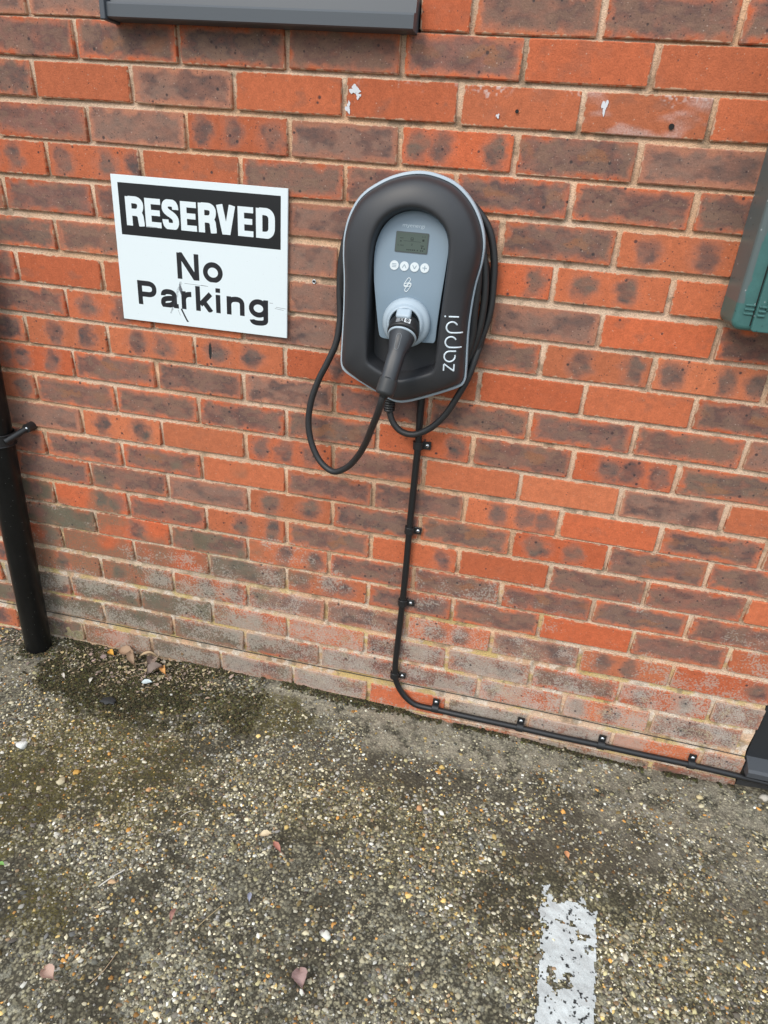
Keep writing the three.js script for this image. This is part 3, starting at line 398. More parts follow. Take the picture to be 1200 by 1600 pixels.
  // four keys
  const icons = [(s) => [-.0028, 0, .0028].map((y) => box(.0085, .0011, .0005, 0, y, 0)), () => [-1, 1].map((k) => box(.0013, .0075, .0005, 0, 0, 0).rotateZ(k * .55).translate(k * .0019, 0, 0)), () => [-1, 1].map((k) => box(.0013, .0075, .0005, 0, 0, 0).rotateZ(-k * .55).translate(k * .0019, 0, 0)), () => [box(.0086, .0014, .0005, 0, 0, 0), box(.0014, .0086, .00051, 0, 0, 0)]];
  [.7022, .7224, .7428, .763].forEach((x, i) => { const b = obj('key', new THREE.CylinderGeometry(.0087, .009, .0014, 28).rotateX(Math.PI / 2), M.white, g); b.position.set(x, 1.217, z0(1.217) + .0006); b.rotation.x = sl; const ic = obj('key_symbol', icons[i](), std(.25, .32, .38, .5), b); ic.position.z = .0009; b.userData.label = ['key with three bars', 'key with upward chevron', 'key with downward chevron', 'key with plus sign'][i]; });
  // strokes: flat-ish tubes printed on the fascia and cover
  const stroke = (pts, r, zf, closed) => { const k = new THREE.CatmullRomCurve3(pts.map(([x, y]) => V(x, y, zf(x, y) + r * .1)), !!closed, 'centripetal'); return new THREE.TubeGeometry(k, Math.max(8, pts.length * 6), r, 6, !!closed); };
  const F = (x, y) => fz(y);
  { // bolt emblem: two overlapping slanted capsules
    const cap = (cx, cy, L, w, a) => { const o = []; for (let i = 0; i < 24; i++) { const t = i / 24 * 6.283, x = Math.cos(t) * w, y = Math.sin(t) * w + (Math.sin(t) > 0 ? L : -L); o.push([cx + x * Math.cos(a) - y * Math.sin(a), cy + x * Math.sin(a) + y * Math.cos(a)]); } return o; };
    obj('bolt_emblem', [stroke(cap(.7315, 1.1885, .0055, .003, -.55), .0009, F, true), stroke(cap(.7335, 1.178, .0055, .003, -.55), .0009, F, true), stroke(cap(.7325, 1.1832, .0042, .003, -1.35), .0009, F, true)], M.white, g);
  }
  { // small maker's wordmark, faint
    const cw = document.createElement('canvas'); cw.width = 256; cw.height = 64; const k = cw.getContext('2d'); k.fillStyle = '#fff'; k.font = '46px sans-serif'; const m = k.measureText('myenergi'); k.save(); k.scale(250 / m.width, 1); k.fillText('myenergi', 2, 42); k.restore();
    const tt = new THREE.CanvasTexture(cw); const pl = obj('wordmark', new THREE.PlaneGeometry(.046, .0115), std(.44, .53, .6, .4, { alphaMap: tt, transparent: true }), g); pl.position.set(.733, 1.2895, z0(1.2895) + .0006); pl.rotation.x = Math.atan2(fz(1.295) - fz(1.285), .01);
  }
  { // product lettering running up the right side of the cover
    const P = (s, h) => [.8445 - h * 1 - .03 * s, 1.0265 + s], arc = (cs, chh, r, a0, a1) => { const o = []; for (let i = 0; i <= 14; i++) { const a = lerp(a0, a1, i / 14) * Math.PI / 180; o.push(P(cs + r * Math.cos(a), chh + r * Math.sin(a))); } return o; };
    const line = (a, b, n = 6) => [...Array(n)].map((_, i) => P(lerp(a[0], b[0], i / (n - 1)), lerp(a[1], b[1], i / (n - 1))));
    const r = .0017, S = (p) => stroke(p, r, surfZ), L = [];
    L.push(S(line([0, .021], [.014, .021])), S(line([.014, .021], [.0, .001])), S(line([0, .001], [.0145, .001])));
    L.push(S(arc(.0295, .011, .0105, 0, 290)), S(line([.04, 0], [.04, .011])));
    for (const s of [.0475, .0765]) { L.push(S(line([s, -.009], [s, .011])), S(arc(s + .0105, .011, .0105, 180, -60))); }
    L.push(S(line([.1075, 0], [.1075, .019])), new THREE.SphereGeometry(.0019, 10, 8).translate(P(.1075, .0255)[0], P(.1075, .0255)[1], surfZ(...P(.1075, .0255))));
    obj('product_name', L, M.print, g);
  }
  // socket collar: wide flared ring
  const SX = .7375, SY = 1.1115;
  const prof2 = [[.0455, -.004], [.0465, .006], [.0455, .012], [.0415, .0165], [.038, .018], [.0362, .0205], [.034, .025], [.0315, .0275], [.029, .0272], [.0285, .02], [.0285, 0]].map(([x, y]) => new THREE.Vector2(x * 1.05, y));
  const so = obj('socket_collar', new THREE.LatheGeometry(prof2, 64).rotateX(Math.PI / 2), M.light, g); so.position.set(SX, SY, .1005);
}
// ---------------------------------------------------------------- tethered plug and cable
{
  const g = thing('charging_cable', 'black charging plug with curved grip and its thick cable looped around the charger', 'charging cable');
  const A = V(.738, 1.109, .117), axis = V(-.03, -.62, .78).normalize();
  const place = (geo, p, dir) => geo.applyQuaternion(new THREE.Quaternion().setFromUnitVectors(V(0, 1, 0), dir)).translate(p.x, p.y, p.z);
  const lathe = (pts, seg = 40) => new THREE.LatheGeometry(pts.map(([x, y]) => new THREE.Vector2(x, y)), seg);
  obj('plug_nose', place(lathe([[0, -.006], [.0275, -.006], [.0305, 0], [.0318, .006], [.0318, .022], [.0308, .026], [.026, .0275], [0, .0275]]), A, axis), M.black, g);
  // grip: swept oval, bent downwards
  const pts = [[.7372, 1.0925, .1375], [.736, 1.079, .152], [.7335, 1.058, .167], [.73, 1.035, .1795], [.7262, 1.012, .1895], [.7235, .997, .1955]];
  const cur = curve(pts), N = 44, rs = [];
  const rad = (t) => lerp(.0258, .0176, sm(.0, .42, t)) - .0008 * sm(.5, 1, t);
  const frames = (t) => { const p = cur.getPointAt(t), d = cur.getTangentAt(t), x = V(1, 0, 0).sub(d.clone().multiplyScalar(d.x)).normalize(), y = d.clone().cross(x).normalize(); return [p, x, y, d]; };
  for (let i = 0; i <= N; i++) { const t = i / N, [p, x, y] = frames(t), r = rad(t); rs.push([...Array(32)].map((_, k) => { const a = k / 32 * 6.28318, sq = 1 + .06 * Math.cos(4 * a + Math.PI / 4 * 4) * sm(.2, .5, t); const q = p.clone().addScaledVector(x, Math.cos(a) * r * sq).addScaledVector(y, Math.sin(a) * r * sq * 1.06); return [q.x, q.y, q.z]; })); }
  obj('grip', loft(rs), std(.028, .031, .037, .42), g);
  { // grey band where grip meets the nose
    const [p, x, y, d] = frames(.02); obj('grip_band', place(new THREE.TorusGeometry(.0266, .0026, 10, 44).rotateX(Math.PI / 2), p, d), M.silver, g);
    const [e, , , ed] = frames(1); obj('end_cap', place(lathe([[0, -.022], [.0174, -.022], [.0186, -.018], [.0188, .006], [.017, .012], [.009, .0135], [.0085, .018], [0, .018]]), e, ed), std(.03, .032, .034, .5), g);
  }
  // release latch on top
  const lt = obj('latch', new RoundedBoxGeometry(.03, .022, .012, 4, .0055), M.light, g); lt.position.set(.7365, 1.1335, .136); lt.rotation.x = -.72;
  // little rating labels and the maker's mark
  { const cv = document.createElement('canvas'); cv.width = 128; cv.height = 48; const c = cv.getContext('2d'); c.fillStyle = '#1a1b1d'; c.fillRect(0, 0, 128, 48); c.fillStyle = '#c9ccce'; c.fillRect(76, 4, 50, 40); c.strokeStyle = '#16171a'; c.lineWidth = 6; c.beginPath(); c.arc(101, 24, 13, 0, 7); c.stroke(); c.beginPath(); c.arc(101, 24, 4, 0, 7); c.stroke(); c.fillStyle = '#9a9da0'; for (let k = 0; k < 5; k++) c.fillRect(8, 6 + k * 8, 34, 5); c.lineWidth = 4; c.strokeStyle = '#b0b3b5'; c.beginPath(); c.moveTo(48, 8); c.lineTo(66, 38); c.moveTo(66, 8); c.lineTo(48, 38); c.stroke();
    const t = new THREE.CanvasTexture(cv); t.colorSpace = THREE.SRGBColorSpace;
    const rr2 = .0322, cy = new THREE.CylinderGeometry(rr2, rr2, .0135, 24, 1, true, -.5, 1.0); const lab = obj('rating_label', place(cy.rotateY(0), V(0, 0, 0), V(0, 1, 0)), new THREE.MeshStandardMaterial({ map: t, roughness: .5, side: THREE.DoubleSide }), g);
    const up = V(0, .78, .62).normalize(), bx = V(1, 0, 0); lab.quaternion.setFromRotationMatrix(new THREE.Matrix4().makeBasis(bx.clone().negate(), axis.clone(), up.clone()).multiply(new THREE.Matrix4())); 
    // basis: x right, y along the nose, z outwards
    lab.quaternion.setFromRotationMatrix(new THREE.Matrix4().makeBasis(V(1, 0, 0), axis.clone().negate(), up)); lab.position.copy(A.clone().addScaledVector(axis, .0145));
  }
  { const o = []; for (let i = 0; i < 30; i++) { const u = i / 30 * 6.283, s = .24 + .1 * (Math.sin(u) > 0 ? 1 : -1) * .8 + .035 * Math.sin(u), [p, x, y] = frames(Math.max(.1, s)), r = rad(Math.max(.1, s)) * 1.06, w = Math.cos(u) * .2; const q = p.clone().addScaledVector(x, Math.sin(w) * r).addScaledVector(y, -Math.cos(w) * r); if (q.z < p.z) q.copy(p).addScaledVector(x, Math.sin(w) * r).addScaledVector(y, Math.cos(w) * r); o.push(q); }
    obj('grip_emblem', new THREE.TubeGeometry(new THREE.CatmullRomCurve3(o, true), 80, .0004, 5, true), std(.2, .22, .24, .5), g); }
  // cable
  const cr = .0073;
  const loop = curve([[.7215, .992, .198], [.717, .972, .199], [.708, .94, .188], [.693, .9, .165], [.676, .856, .135], [.652, .808, .105], [.622, .768, .085], [.588, .748, .072], [.555, .762, .062], [.531, .797, .055], [.5185, .845, .05], [.522, .898, .047], [.538, .953, .043], [.556, .993, .04], [.573, 1.037, .036], [.5785, 1.09, .03], [.574, 1.15, .026], [.575, 1.21, .024], [.587, 1.27, .024], [.613, 1.322, .024], [.66, 1.357, .024], [.735, 1.368, .024], [.8, 1.353, .024], [.845, 1.325, .024], [.874, 1.29, .025], [.89, 1.24, .026], [.8955, 1.19, .027], [.8965, 1.14, .028], [.887, 1.085, .03], [.872, 1.04, .03], [.84, .985, .028], [.79, .952, .02], [.73, .945, .012], [.69, .955, .009]]);
  obj('cable', new THREE.TubeGeometry(loop, 420, cr, 14), M.cable, g);
  const l2 = curve([[.62, 1.0, .015], [.594, 1.06, .018], [.5835, 1.12, .02], [.584, 1.19, .04], [.595, 1.26, .04], [.62, 1.31, .04], [.68, 1.35, .04], [.735, 1.358, .04], [.8, 1.343, .04], [.84, 1.312, .04], [.862, 1.27, .042], [.876, 1.22, .044], [.8825, 1.165, .044], [.881, 1.11, .043], [.873, 1.065, .04], [.856, 1.02, .036], [.82, .985, .03]]);
  obj('cable', new THREE.TubeGeometry(l2, 260, cr, 14), M.cable, g);
  const l3 = curve([[.83, 1.3, .05], [.858, 1.25, .053], [.8665, 1.2, .055], [.867, 1.14, .054], [.8685, 1.09, .05], [.862, 1.05, .046], [.85, 1.01, .036]]);
  obj('cable', new THREE.TubeGeometry(l3, 160, cr, 14), M.cable, g);
  const l4 = curve([[.86, 1.255, .012], [.884, 1.2, .012], [.89, 1.13, .014], [.8875, 1.085, .02], [.88, 1.045, .034], [.87, 1.0, .043], [.852, .956, .046], [.828, .908, .045], [.797, .873, .042], [.763, .8545, .04], [.735, .857, .038], [.715, .873, .036], [.704, .897, .034], [.7005, .92, .033]]);
  obj('cable', new THREE.TubeGeometry(l4, 260, cr, 14), M.cable, g);
  const rel = []; for (let k = 0; k < 6; k++) rel.push([.0105 + .0004 * k, k * .0062], [.0125 + .0005 * k, k * .0062 + .0012], [.0125 + .0005 * k, k * .0062 + .0042], [.0105 + .0004 * k, k * .0062 + .0052]);
  obj('strain_relief', place(lathe([[0, 0], ...rel, [.014, .037], [.014, .055], [0, .055]], 24), V(.7025, .9, .034), V(-.05, 1, .05).normalize()), M.black, g);
}
// ---------------------------------------------------------------- supply cable and clips
{
  const y0 = .048, arcp = []; for (let i = 0; i <= 8; i++) { const a = Math.PI + i / 8 * Math.PI / 2, R = .082; arcp.push([.771 + R + Math.cos(a) * R + .012 * Math.sin(i / 8 * Math.PI) * .6, .148 + Math.sin(a) * R * 1.15 + .0, .0175]); }
  const pts = [[.7705, .99, .014], [.7705, .9, .0145], [.773, .82, .0165], [.7725, .7, .017], [.7722, .6, .0165], [.7732, .49, .0172], [.7728, .384, .0165], [.771, .26, .017], [.7705, .17, .0168], ...arcp.slice(1, 8), [.893, .0535, .0175], [1.0, .0525, .0185], [1.128, .0505, .0172], [1.24, .0492, .0185], [1.345, .0478, .0172], [1.46, .0478, .0188], [1.576, .0462, .0175], [1.69, .043, .0185], [1.8, .04, .02], [2.2, .03, .02]];
  tag(obj('supply_cable', new THREE.TubeGeometry(curve(pts), 420, .0082, 14), M.conduit), 'black armoured supply cable running down the wall below the charger then right along its foot', 'cable');
  const strap = (() => { // saddle over the cable along local y, flat lug to the right
    const sh = new THREE.Shape(), R = .0102, T = .0019; sh.moveTo(-R, 0); sh.absarc(0, .006, R, Math.PI, 0, true); sh.lineTo(R, .003); sh.lineTo(.026, .003); sh.lineTo(.026, 0); sh.lineTo(R - T, 0); sh.lineTo(R - T, .006); sh.absarc(0, .006, R - T, 0, Math.PI, false); sh.lineTo(-R + T, 0); sh.lineTo(-R, 0);
    return new THREE.ExtrudeGeometry(sh, { depth: .0145, bevelEnabled: true, bevelSize: .0005, bevelThickness: .0005, bevelSegments: 1 }).rotateX(Math.PI / 2).translate(0, .00725, 0); })();
  const screwG = mergeGeometries([new THREE.SphereGeometry(.0046, 16, 6, 0, 6.2832, 0, 1.2).rotateX(Math.PI / 2).translate(0, 0, -.0012).toNonIndexed()]), slotG = mergeGeometries([box(.0046, .0011, .0012, 0, 0, .0033), box(.0011, .0046, .00121, 0, 0, .0033)]);
  const list = [[.773, .821, 0, 'black clip holding the vertical cable just below the charger cable loop'], [.7722, .598, 0, 'second black clip from the top on the vertical cable'], [.7728, .3845, 0, 'third black clip from the top, above the bend in the supply cable'], [.7706, .143, 0, 'lowest black clip on the vertical cable, where the bend begins'], [.893, .055, 1, 'black clip on the cable just right of its bend, the first on the level run'], [1.128, .0505, 1, 'second clip from the bend along the level cable at the foot of the wall'], [1.345, .0478, 1, 'third clip from the bend along the level cable at the foot of the wall'], [1.576, .0462, 1, 'clip on the level cable nearest the dark door frame']];
  list.forEach(([x, y, turn, label]) => { const g = thing('cable_clip', label, 'cable clip', [x, y, .0092], 'clips on the supply cable'); obj('strap', strap, M.black, g); const s = obj('screw', screwG, M.screw, g); s.position.set(.0185, 0, .0034); const k = obj('cross_slot', slotG, M.hole, s); g.scale.set(1.12, 1.2, 1.05); g.rotation.z = turn ? Math.PI / 2 - .03 : rr(-.03, .03); });
  list.length && scene.traverse((o) => { if (o.name === 'screw') o.rotation.z = rnd() * 3; });
}
// ---------------------------------------------------------------- downpipe
{
  const g = thing('downpipe', 'glossy black round drainpipe standing against the wall at the left edge', 'drainpipe', [-.3275, 0, .054]);
  const R = .0372, y0 = groundY(-.33, .056) - .01;
  obj('pipe', mergeGeometries([new THREE.CylinderGeometry(R, R, 2.9, 40, 1, true).translate(0, y0 + 1.45, 0), new THREE.CylinderGeometry(R - .003, R - .003, 2.9, 40, 1, true).translate(0, y0 + 1.45, 0), new THREE.RingGeometry(R - .003, R, 40).rotateX(-Math.PI / 2).translate(0, y0, 0)]), M.pipe, g);
  const b = obj('bracket', [new THREE.CylinderGeometry(R + .004, R + .004, .03, 40, 1, true).translate(0, .69, 0), new THREE.TorusGeometry(R + .004, .002, 6, 40).rotateX(Math.PI / 2).translate(0, .705, 0), new THREE.TorusGeometry(R + .004, .002, 6, 40).rotateX(Math.PI / 2).translate(0, .675, 0), cylBetween(V(.036, .69, .02), V(.068, .716, -.034), .0085, .008, 14), cylBetween(V(.068, .716, -.053), V(.068, .716, -.026), .0125, .0115, 18)], M.black, g);
  const s = obj('screw', new THREE.SphereGeometry(.0045, 14, 6, 0, 6.2832, 0, 1.3).rotateX(Math.PI / 2).translate(.068, .716, -.0275), M.screw, b);
}
// ---------------------------------------------------------------- window above
{
  const g = thing('window', 'dark grey window with a projecting sill at the top edge of the photo', 'window', [.405, 1.606, 0]);
  const L = .598;
  const sh = new THREE.Shape(); sh.moveTo(-.1, 0); sh.lineTo(.046, 0); sh.lineTo(.05, .002); sh.lineTo(.05, .022); sh.lineTo(.0475, .0255); sh.lineTo(.034, .0275); sh.lineTo(.03, .052); sh.lineTo(-.1, .066); sh.lineTo(-.1, 0);
  obj('sill', toCreasedNormals(new THREE.ExtrudeGeometry(sh, { depth: L, bevelEnabled: false }).rotateY(-Math.PI / 2).translate(L / 2 - .008, 0, 0), .3), M.sill, g);
  // extrude axis runs along -x after the turn: cap on the left end
  obj('sill_end_cap', [rbox(.011, .036, .053, .002, -L / 2 - .0125, .014, .0295)], std(.06, .068, .08, .45), g);
  obj('frame', [box(.05, .6, .06, -.269, .36, -.07), box(.05, .6, .06, .269, .36, -.07), box(.488, .05, .0599, 0, .085, -.07), box(.488, .05, .0599, 0, .634, -.07)], M.dark, g);
  obj('pane', box(.488, .5, .006, 0, .36, -.075), new THREE.MeshPhysicalMaterial({ color: 0x20262a, roughness: .05, metalness: 0 }), g);
  obj('room_backing', box(.62, .7, .02, 0, .34, -.128), M.dark, g);
}
// ---------------------------------------------------------------- meter box
{
  const g = thing('meter_box', 'dark green plastic meter box with ribbed lower corner on the wall at right', 'meter box', [1.337, 1.166, 0]);
  const n = 256, c = new Uint8Array(n * n * 4); for (let j = 0; j < n; j++) for (let i = 0; i < n; i++) { const x = i / n * .4, y = j / n * .5, f = .85 + .3 * fbm(x * 60, y * 60, 501) * (.7 + .5 * hash(i, j, 503)), wn = fbm(x * 55, y * 14, 507) * .013; let r = .048 * f, gg = .138 * f, b = .128 * f; const chalk = (x > .365 || x + wn < .014 + .008 * fbm(3, y * 30, 511)) && y > .045 ? .85 : 0; r = lerp(r, .105, chalk); gg = lerp(gg, .12, chalk); b = lerp(b, .12, chalk); if (hash(i, j, 519) > .997) { r = gg = b = .45; } if (hash(i, j, 520) > .997) { r *= .3; gg *= .3; b *= .3; } c.set([enc(r), enc(gg), enc(b), 255], (j * n + i) * 4); }
  const t = tex(c, n, n, true); t.wrapS = t.wrapT = THREE.RepeatWrapping; const mat = new THREE.MeshPhysicalMaterial({ map: t, roughness: .42, side: THREE.DoubleSide });
  const uvm = (geo) => { geo = geo.index ? geo.toNonIndexed() : geo; const p = geo.attributes.position, u = new Float32Array(p.count * 2); for (let i = 0; i < p.count; i++) { u[i * 2] = (p.getX(i) - Math.max(0, .106 - p.getZ(i)) * .3) / .4; u[i * 2 + 1] = p.getY(i) / .5; } geo.setAttribute('uv', new THREE.BufferAttribute(u, 2)); return geo; };
  const W = .352, H = .5, rbs = (w, h, r, d, bev) => { const s = new THREE.Shape(); s.moveTo(r, 0); s.lineTo(w - r, 0); s.absarc(w - r, r, r, -Math.PI / 2, 0, false); s.lineTo(w, h - r); s.absarc(w - r, h - r, r, 0, Math.PI / 2, false); s.lineTo(r, h); s.absarc(r, h - r, r, Math.PI / 2, Math.PI, false); s.lineTo(0, r); s.absarc(r, r, r, Math.PI, Math.PI * 1.5, false); return new THREE.ExtrudeGeometry(s, { depth: d, bevelEnabled: true, bevelSize: bev, bevelThickness: bev, bevelSegments: 4, curveSegments: 6 }).translate(0, 0, 0); };
  obj('body', uvm(rbs(W - .02, H - .018, .007, .088, .009).translate(.009, .009, .012)), mat, g);
  // door: stands proud, with a thin gap and a sunk panel
  obj('door', uvm(rbs(W - .06, H - .008, .004, .006, .002).translate(.0345, .003, .1095)), mat, g);
  const dr = g.children[1]; const fr = []; for (const [w, h, x, y] of [[.0075, .43, .05, .255], [.0075, .43, .313, .255], [.2705, .0075, .1815, .0435], [.2705, .0075, .1815, .4665]]) fr.push(rbox(w, h, .0065, .0018, x, y, .1185)); obj('door_frame', uvm(mergeGeometries(fr)), mat, dr);
  const ribs = []; for (const y of [.03, .0375, .045]) { ribs.push(rbox(.017, .0042, .006, .0017, .0225, y, .1085), rbox(.013, .0042, .006, .0017, .0415, y, .1185)); } obj('corner_ribs', uvm(mergeGeometries(ribs)), mat, g);
  obj('door_gap', [box(.0018, H - .02, .004, .0312, H / 2, .1082)], M.hole, g);
}
// ---------------------------------------------------------------- door at right
{
  const g = thing('door', 'black door frame and threshold at the right-hand end of the brickwork', 'door', [2.16, 0, 0]);
  obj('frame', [box(.06, 2.1, .07, -.424, 1.05, -.045), box(.06, 2.1, .07, .424, 1.05, -.045), box(.788, .06, .0699, 0, 2.05, -.045)], M.dark, g);
  obj('leaf', [box(.786, 1.92, .045, 0, 1.055, -.052), box(.6, .7, .012, 0, .55, -.026), box(.6, .7, .012, 0, 1.45, -.026)], std(.025, .027, .03, .4), g);
  const sh = new THREE.Shape(); sh.moveTo(-.1, .055); sh.lineTo(.028, .055); sh.lineTo(.032, .058); sh.lineTo(.032, .073); sh.lineTo(.026, .079); sh.lineTo(-.012, .092); sh.lineTo(-.1, .096); sh.lineTo(-.1, .055);
  obj('threshold', new THREE.ExtrudeGeometry(sh, { depth: .906, bevelEnabled: false }).rotateY(-Math.PI / 2).translate(.453, 0, 0), std(.055, .06, .068, .45), g);
  obj('plinth', box(.906, .09, .1, 0, .008, -.055), std(.03, .03, .03, .8), g);
}
// ---------------------------------------------------------------- small things
{
  const wp = thing('wall_plug', 'small grey screw plug in the brick between sign and charger', 'wall plug', [.51, 1.1565, .0052]);
  obj('collar', new THREE.TorusGeometry(.0036, .0012, 8, 20), M.screw, wp); obj('hole', new THREE.CircleGeometry(.0034, 16).translate(0, 0, -.0002), M.hole, wp);
  for (const [x, y, s] of [[.8945, 1.4958, .8], [1.1705, 1.4865, 1.2]]) { const h = obj('drill_hole', new THREE.CircleGeometry(.0042 * s, 18).translate(0, 0, .0008), M.hole, wall); h.position.set(x, y, .0064); }
  // white paint daubs left on the upper course
  const daub = (n, s) => { const sh = new THREE.Shape(), N = 26; for (let i = 0; i < N; i++) { const a = i / N * 6.283, r = 1 - .45 * hash(i, n, 601) - .25 * Math.sin(a * 3 + n); const x = Math.cos(a) * r * s[0], y = Math.sin(a) * r * s[1]; i ? sh.lineTo(x, y) : sh.moveTo(x, y); } return new THREE.ExtrudeGeometry(sh, { depth: .0006, bevelEnabled: false }); };
  [[.583, 1.515, .012, .009], [.571, 1.484, .006, .012], [.86, 1.487, .004, .004], [1.049, 1.511, .006, .0135], [.59, 1.506, .006, .006]].forEach(([x, y, a, b], i) => { const m = obj('paint_daub', daub(i, [a, b]), std(.62, .63, .66, .6), wall); m.position.set(x, y, .0062); });
}
function leafGeo(L, W, curl, n) { // a real leaf blade: pointed oval, arched along and across
  const p = [], id = [], a = 10, b = 6; for (let i = 0; i <= a; i++) { const t = i / a, w = W * Math.pow(Math.sin(Math.PI * Math.min(.985, Math.max(.02, Math.pow(t, .8)))), .8) * (.85 + .3 * hash(i, n, 701)); for (let j = 0; j <= b; j++) { const s = j / b * 2 - 1; p.push(s * w / 2, curl * L * (Math.sin(t * Math.PI) * .35 + s * s * .45 * W / L) + (hash(i, j, n) - .5) * .06 * W, (t - .5) * L); if (i < a && j < b) { const q = i * (b + 1) + j; id.push(q, q + b + 1, q + b + 2, q, q + b + 2, q + 1); } } }
  const g = new THREE.BufferGeometry(); g.setAttribute('position', new THREE.Float32BufferAttribute(p, 3)); g.setIndex(id); g.computeVertexNormals(); return g;
}
function leaf(x, z, L, W, curl, turn, col, label, tilt = [0, 0], dy = 0) {
  if (z < .12) { L *= 1.3; W *= 1.3; }
  const g = thing('fallen_leaf', label, 'leaf', [x, groundY(x, z) + .003 + dy, z]); g.rotation.set(tilt[0], turn, tilt[1]);
  const n = Math.round(Math.abs(x * 1000 + z * 77)); const m = std(...col, .8); obj('blade', leafGeo(L, W, curl, n), m, g);
  obj('stalk', new THREE.TubeGeometry(curve([[0, 0, L * .48], [.001, .001, L * .62], [.003, .002, L * .8]]), 8, .0006, 5), std(col[0] * .6, col[1] * .55, col[2] * .5, .9), g);
}
leaf(.125, .007, .034, .026, .9, 0, [.5, .27, .1], 'tan leaf standing upright against the foot of the wall', [-1.35, 0], .014);
leaf(-.099, .026, .019, .013, .8, 1.1, [.6, .32, .05], 'small orange-yellow leaf nearest the drainpipe in the mossy corner', [.2, .2], .004);
leaf(.093, .056, .026, .014, 1, .7, [.58, .3, .1], 'curled golden leaf just below the upright tan leaf', [.1, .3], .004);
leaf(.066, .062, .036, .026, .7, 2.4, [.2, .15, .125], 'crumpled grey-brown leaf beside the curled golden leaf', [.3, -.2], .005);
leaf(.063, .107, .022, .014, .3, 1.9, [.5, .56, .56], 'pale bluish leaf lying on the moss below the leaf pile', [.1, 0], .002);
leaf(-.05, .02, .046, .024, .8, 1.5, [.34, .22, .14], 'brown leaf in the pile at the wall, right of the small orange one', [.2, .1], .006);
leaf(-.02, .032, .04, .02, .9, .6, [.3, .2, .13], 'brown leaf in the pile at the wall, lying across its neighbour', [.4, .2], .01);
leaf(.02, .02, .04, .012, .7, 2.2, [.5, .36, .22], 'narrow straw-coloured leaf on top of the pile at the wall', [-.5, .2], .012);
leaf(.035, .035, .032, .022, .9, .2, [.24, .17, .14], 'dull brown leaf at the right end of the pile by the wall', [.2, -.3], .006);
leaf(-.177, .149, .026, .009, .5, .8, [.55, .5, .43], 'slim pale leaf on the concrete below the drainpipe', [0, .1], .002);
leaf(-.092, .143, .02, .01, .6, .2, [.6, .56, .48], 'small cream leaf on the edge of the moss patch', [.1, .1], .002);
leaf(.754, .757, .034, .03, .8, .5, [.33, .22, .2], 'mauve-brown crumpled leaf at the bottom centre of the photo', [.1, .1], .003);
leaf(.302, .868, .03, .024, .7, 1.2, [.42, .28, .22], 'pinkish leaf at the bottom left of the photo', [.1, 0], .003);
leaf(.612, .506, .03, .012, .5, .9, [.36, .15, .11], 'reddish-brown leaf in the middle of the gravel', [.1, 0], .003);
leaf(.576, .483, .026, .016, .5, 2, [.58, .47, .31], 'cream-tan leaf touching the reddish-brown one', [0, .1], .002);
leaf(.468, .709, .026, .011, .7, .1, [.3, .15, .12], 'dark red curled leaf in the lower left gravel', [.1, .2], .003);
leaf(.065, .7, .014, .009, .4, 1.5, [.16, .33, .08], 'small green leaf at the left edge of the photo', [0, 0], .003);
leaf(1.257, .346, .018, .011, .6, .4, [.55, .26, .12], 'orange-brown leaf scrap above the white line', [.1, .1], .002);
leaf(.599, .632, .02, .009, .5, .3, [.26, .27, .34], 'slate-blue leaf scrap among the gravel left of centre', [.1, 0], .002);
function pebble(x, z, r, col, label, flat = .6) { const m = obj('stone', pebbleGeo(Math.round(x * 999), flat), std(...col, .7)); m.position.set(x, groundY(x, z) + r * .35, z); m.scale.set(r * 1.2, r, r); m.rotation.y = x * 20; tag(m, label, 'stone'); }
pebble(-.112, .406, .0135, [.68, .68, .64], 'large white stone in the gravel near the left edge');
pebble(.776, .663, .0095, [.62, .62, .55], 'angular white stone in the lower middle of the gravel');
pebble(.065, .44, .009, [.5, .28, .06], 'bright orange stone in the left gravel');
pebble(.045, .475, .0095, [.5, .43, .28], 'flat buff stone just below the bright orange one');
pebble(.26, .443, .0065, [.55, .3, .14], 'orange stone to the right in the left gravel');
pebble(.94, .169, .007, [.55, .38, .12], 'golden stone alone on the dusty concrete below the cable bend');
pebble(1.767, .03, .011, [.42, .38, .32], 'grey stone below the door threshold at the right edge', .8);
pebble(.0, .201, .016, [.02, .02, .02], 'flat black lump below the mossy leaf pile', .35);
pebble(1.6, .075, .009, [.55, .45, .25], 'yellowish stone near the wall at right, under the last cable clip');
pebble(.905, .315, .0085, [.5, .26, .12], 'reddish-orange stone in the middle gravel');
function twig(pts, r, col, label) { tag(obj('twig', new THREE.TubeGeometry(curve(pts.map(([x, z, h]) => [x, groundY(x, z) + .002 + (h || 0), z])), 24, r, 6), std(...col, .85)), label, 'twig'); }
twig([[.287, .69], [.302, .667, .002], [.318, .641]], .0016, [.55, .52, .46], 'pale grey twig lying in the left gravel');
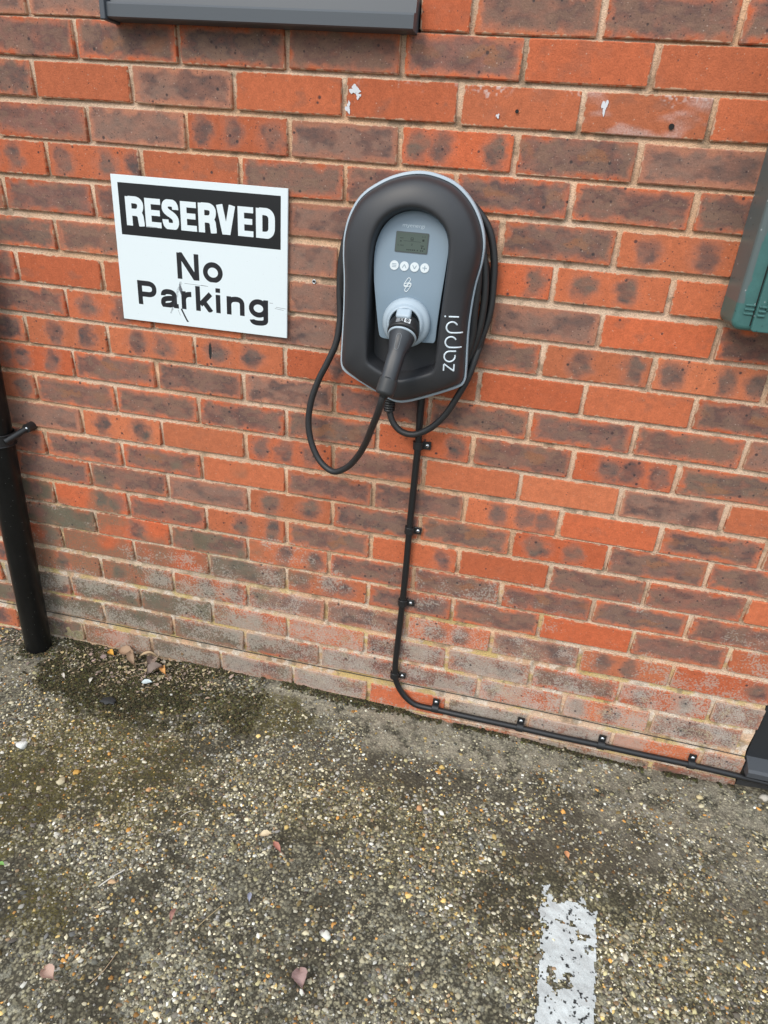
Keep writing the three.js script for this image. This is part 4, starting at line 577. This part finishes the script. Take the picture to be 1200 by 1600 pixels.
twig([[.37, .49, .001], [.382, .472, .002], [.402, .463]], .001, [.5, .46, .38], 'thin straw bent in the gravel left of centre');
twig([[-.01, .05, .004], [.03, .035, .014], [.055, .02, .03], [.05, .012, .042]], .0007, [.5, .36, .24], 'fine curved stalk rising from the leaf pile to the wall');
twig([[.005, .1, .002], [.035, .075, .005], [.06, .04, .012]], .0007, [.36, .24, .15], 'thin brown stalk across the right of the leaf pile');
twig([[.38, .86], [.392, .835, .002], [.397, .8, .001]], .0009, [.36, .26, .16], 'thin brown twig in the bottom left gravel');
twig([[.52, .72, .001], [.53, .7, .002], [.55, .66]], .0008, [.4, .3, .16], 'thin tan stem in the lower gravel right of the dark red leaf');
{ // bits of straw and leaf crumbs in the mossy corner
  const L = []; for (let k = 0; k < 3200; k++) { const x = rr(-.5, .35), z = Math.abs(rr(-1, 1)) * .2 + .006; if (rnd() > Math.max(.05, blob(x, z, .02, .05, .26, .1, 801), .6 * blob(x, z, -.44, .06, .08, .06, 802))) continue; L.push([x, z]); }
  const im = new THREE.InstancedMesh(leafGeo(1, .3, .3, 5), new THREE.MeshStandardMaterial({ roughness: .9, side: THREE.DoubleSide }), L.length); im.name = 'leaf_litter'; im.castShadow = im.receiveShadow = true;
  const M4 = new THREE.Matrix4(), q = new THREE.Quaternion(), e = new THREE.Euler(), c = new THREE.Color();
  L.forEach(([x, z], i) => { q.setFromEuler(e.set(rr(-.3, .3), rnd() * 6.3, rr(-.3, .3))); const s = .004 + .016 * rnd() * rnd() + .003 * rnd(); im.setMatrixAt(i, M4.compose(V(x, groundY(x, z) + .004, z), q, V(s * (rnd() < .5 ? rr(.25, .7) : rr(1.2, 2.6)), s, s * rr(.5, 1)))); const v = rr(.3, 1.25); im.setColorAt(i, c.setRGB(.42 * v, (.29 + .07 * rnd()) * v, (.15 + .12 * rnd()) * v)); });
  im.userData = { kind: 'stuff', label: 'straw and leaf crumbs scattered in the mossy corner', category: 'leaf litter' }; scene.add(im);
}
renderer.render(scene, camera);
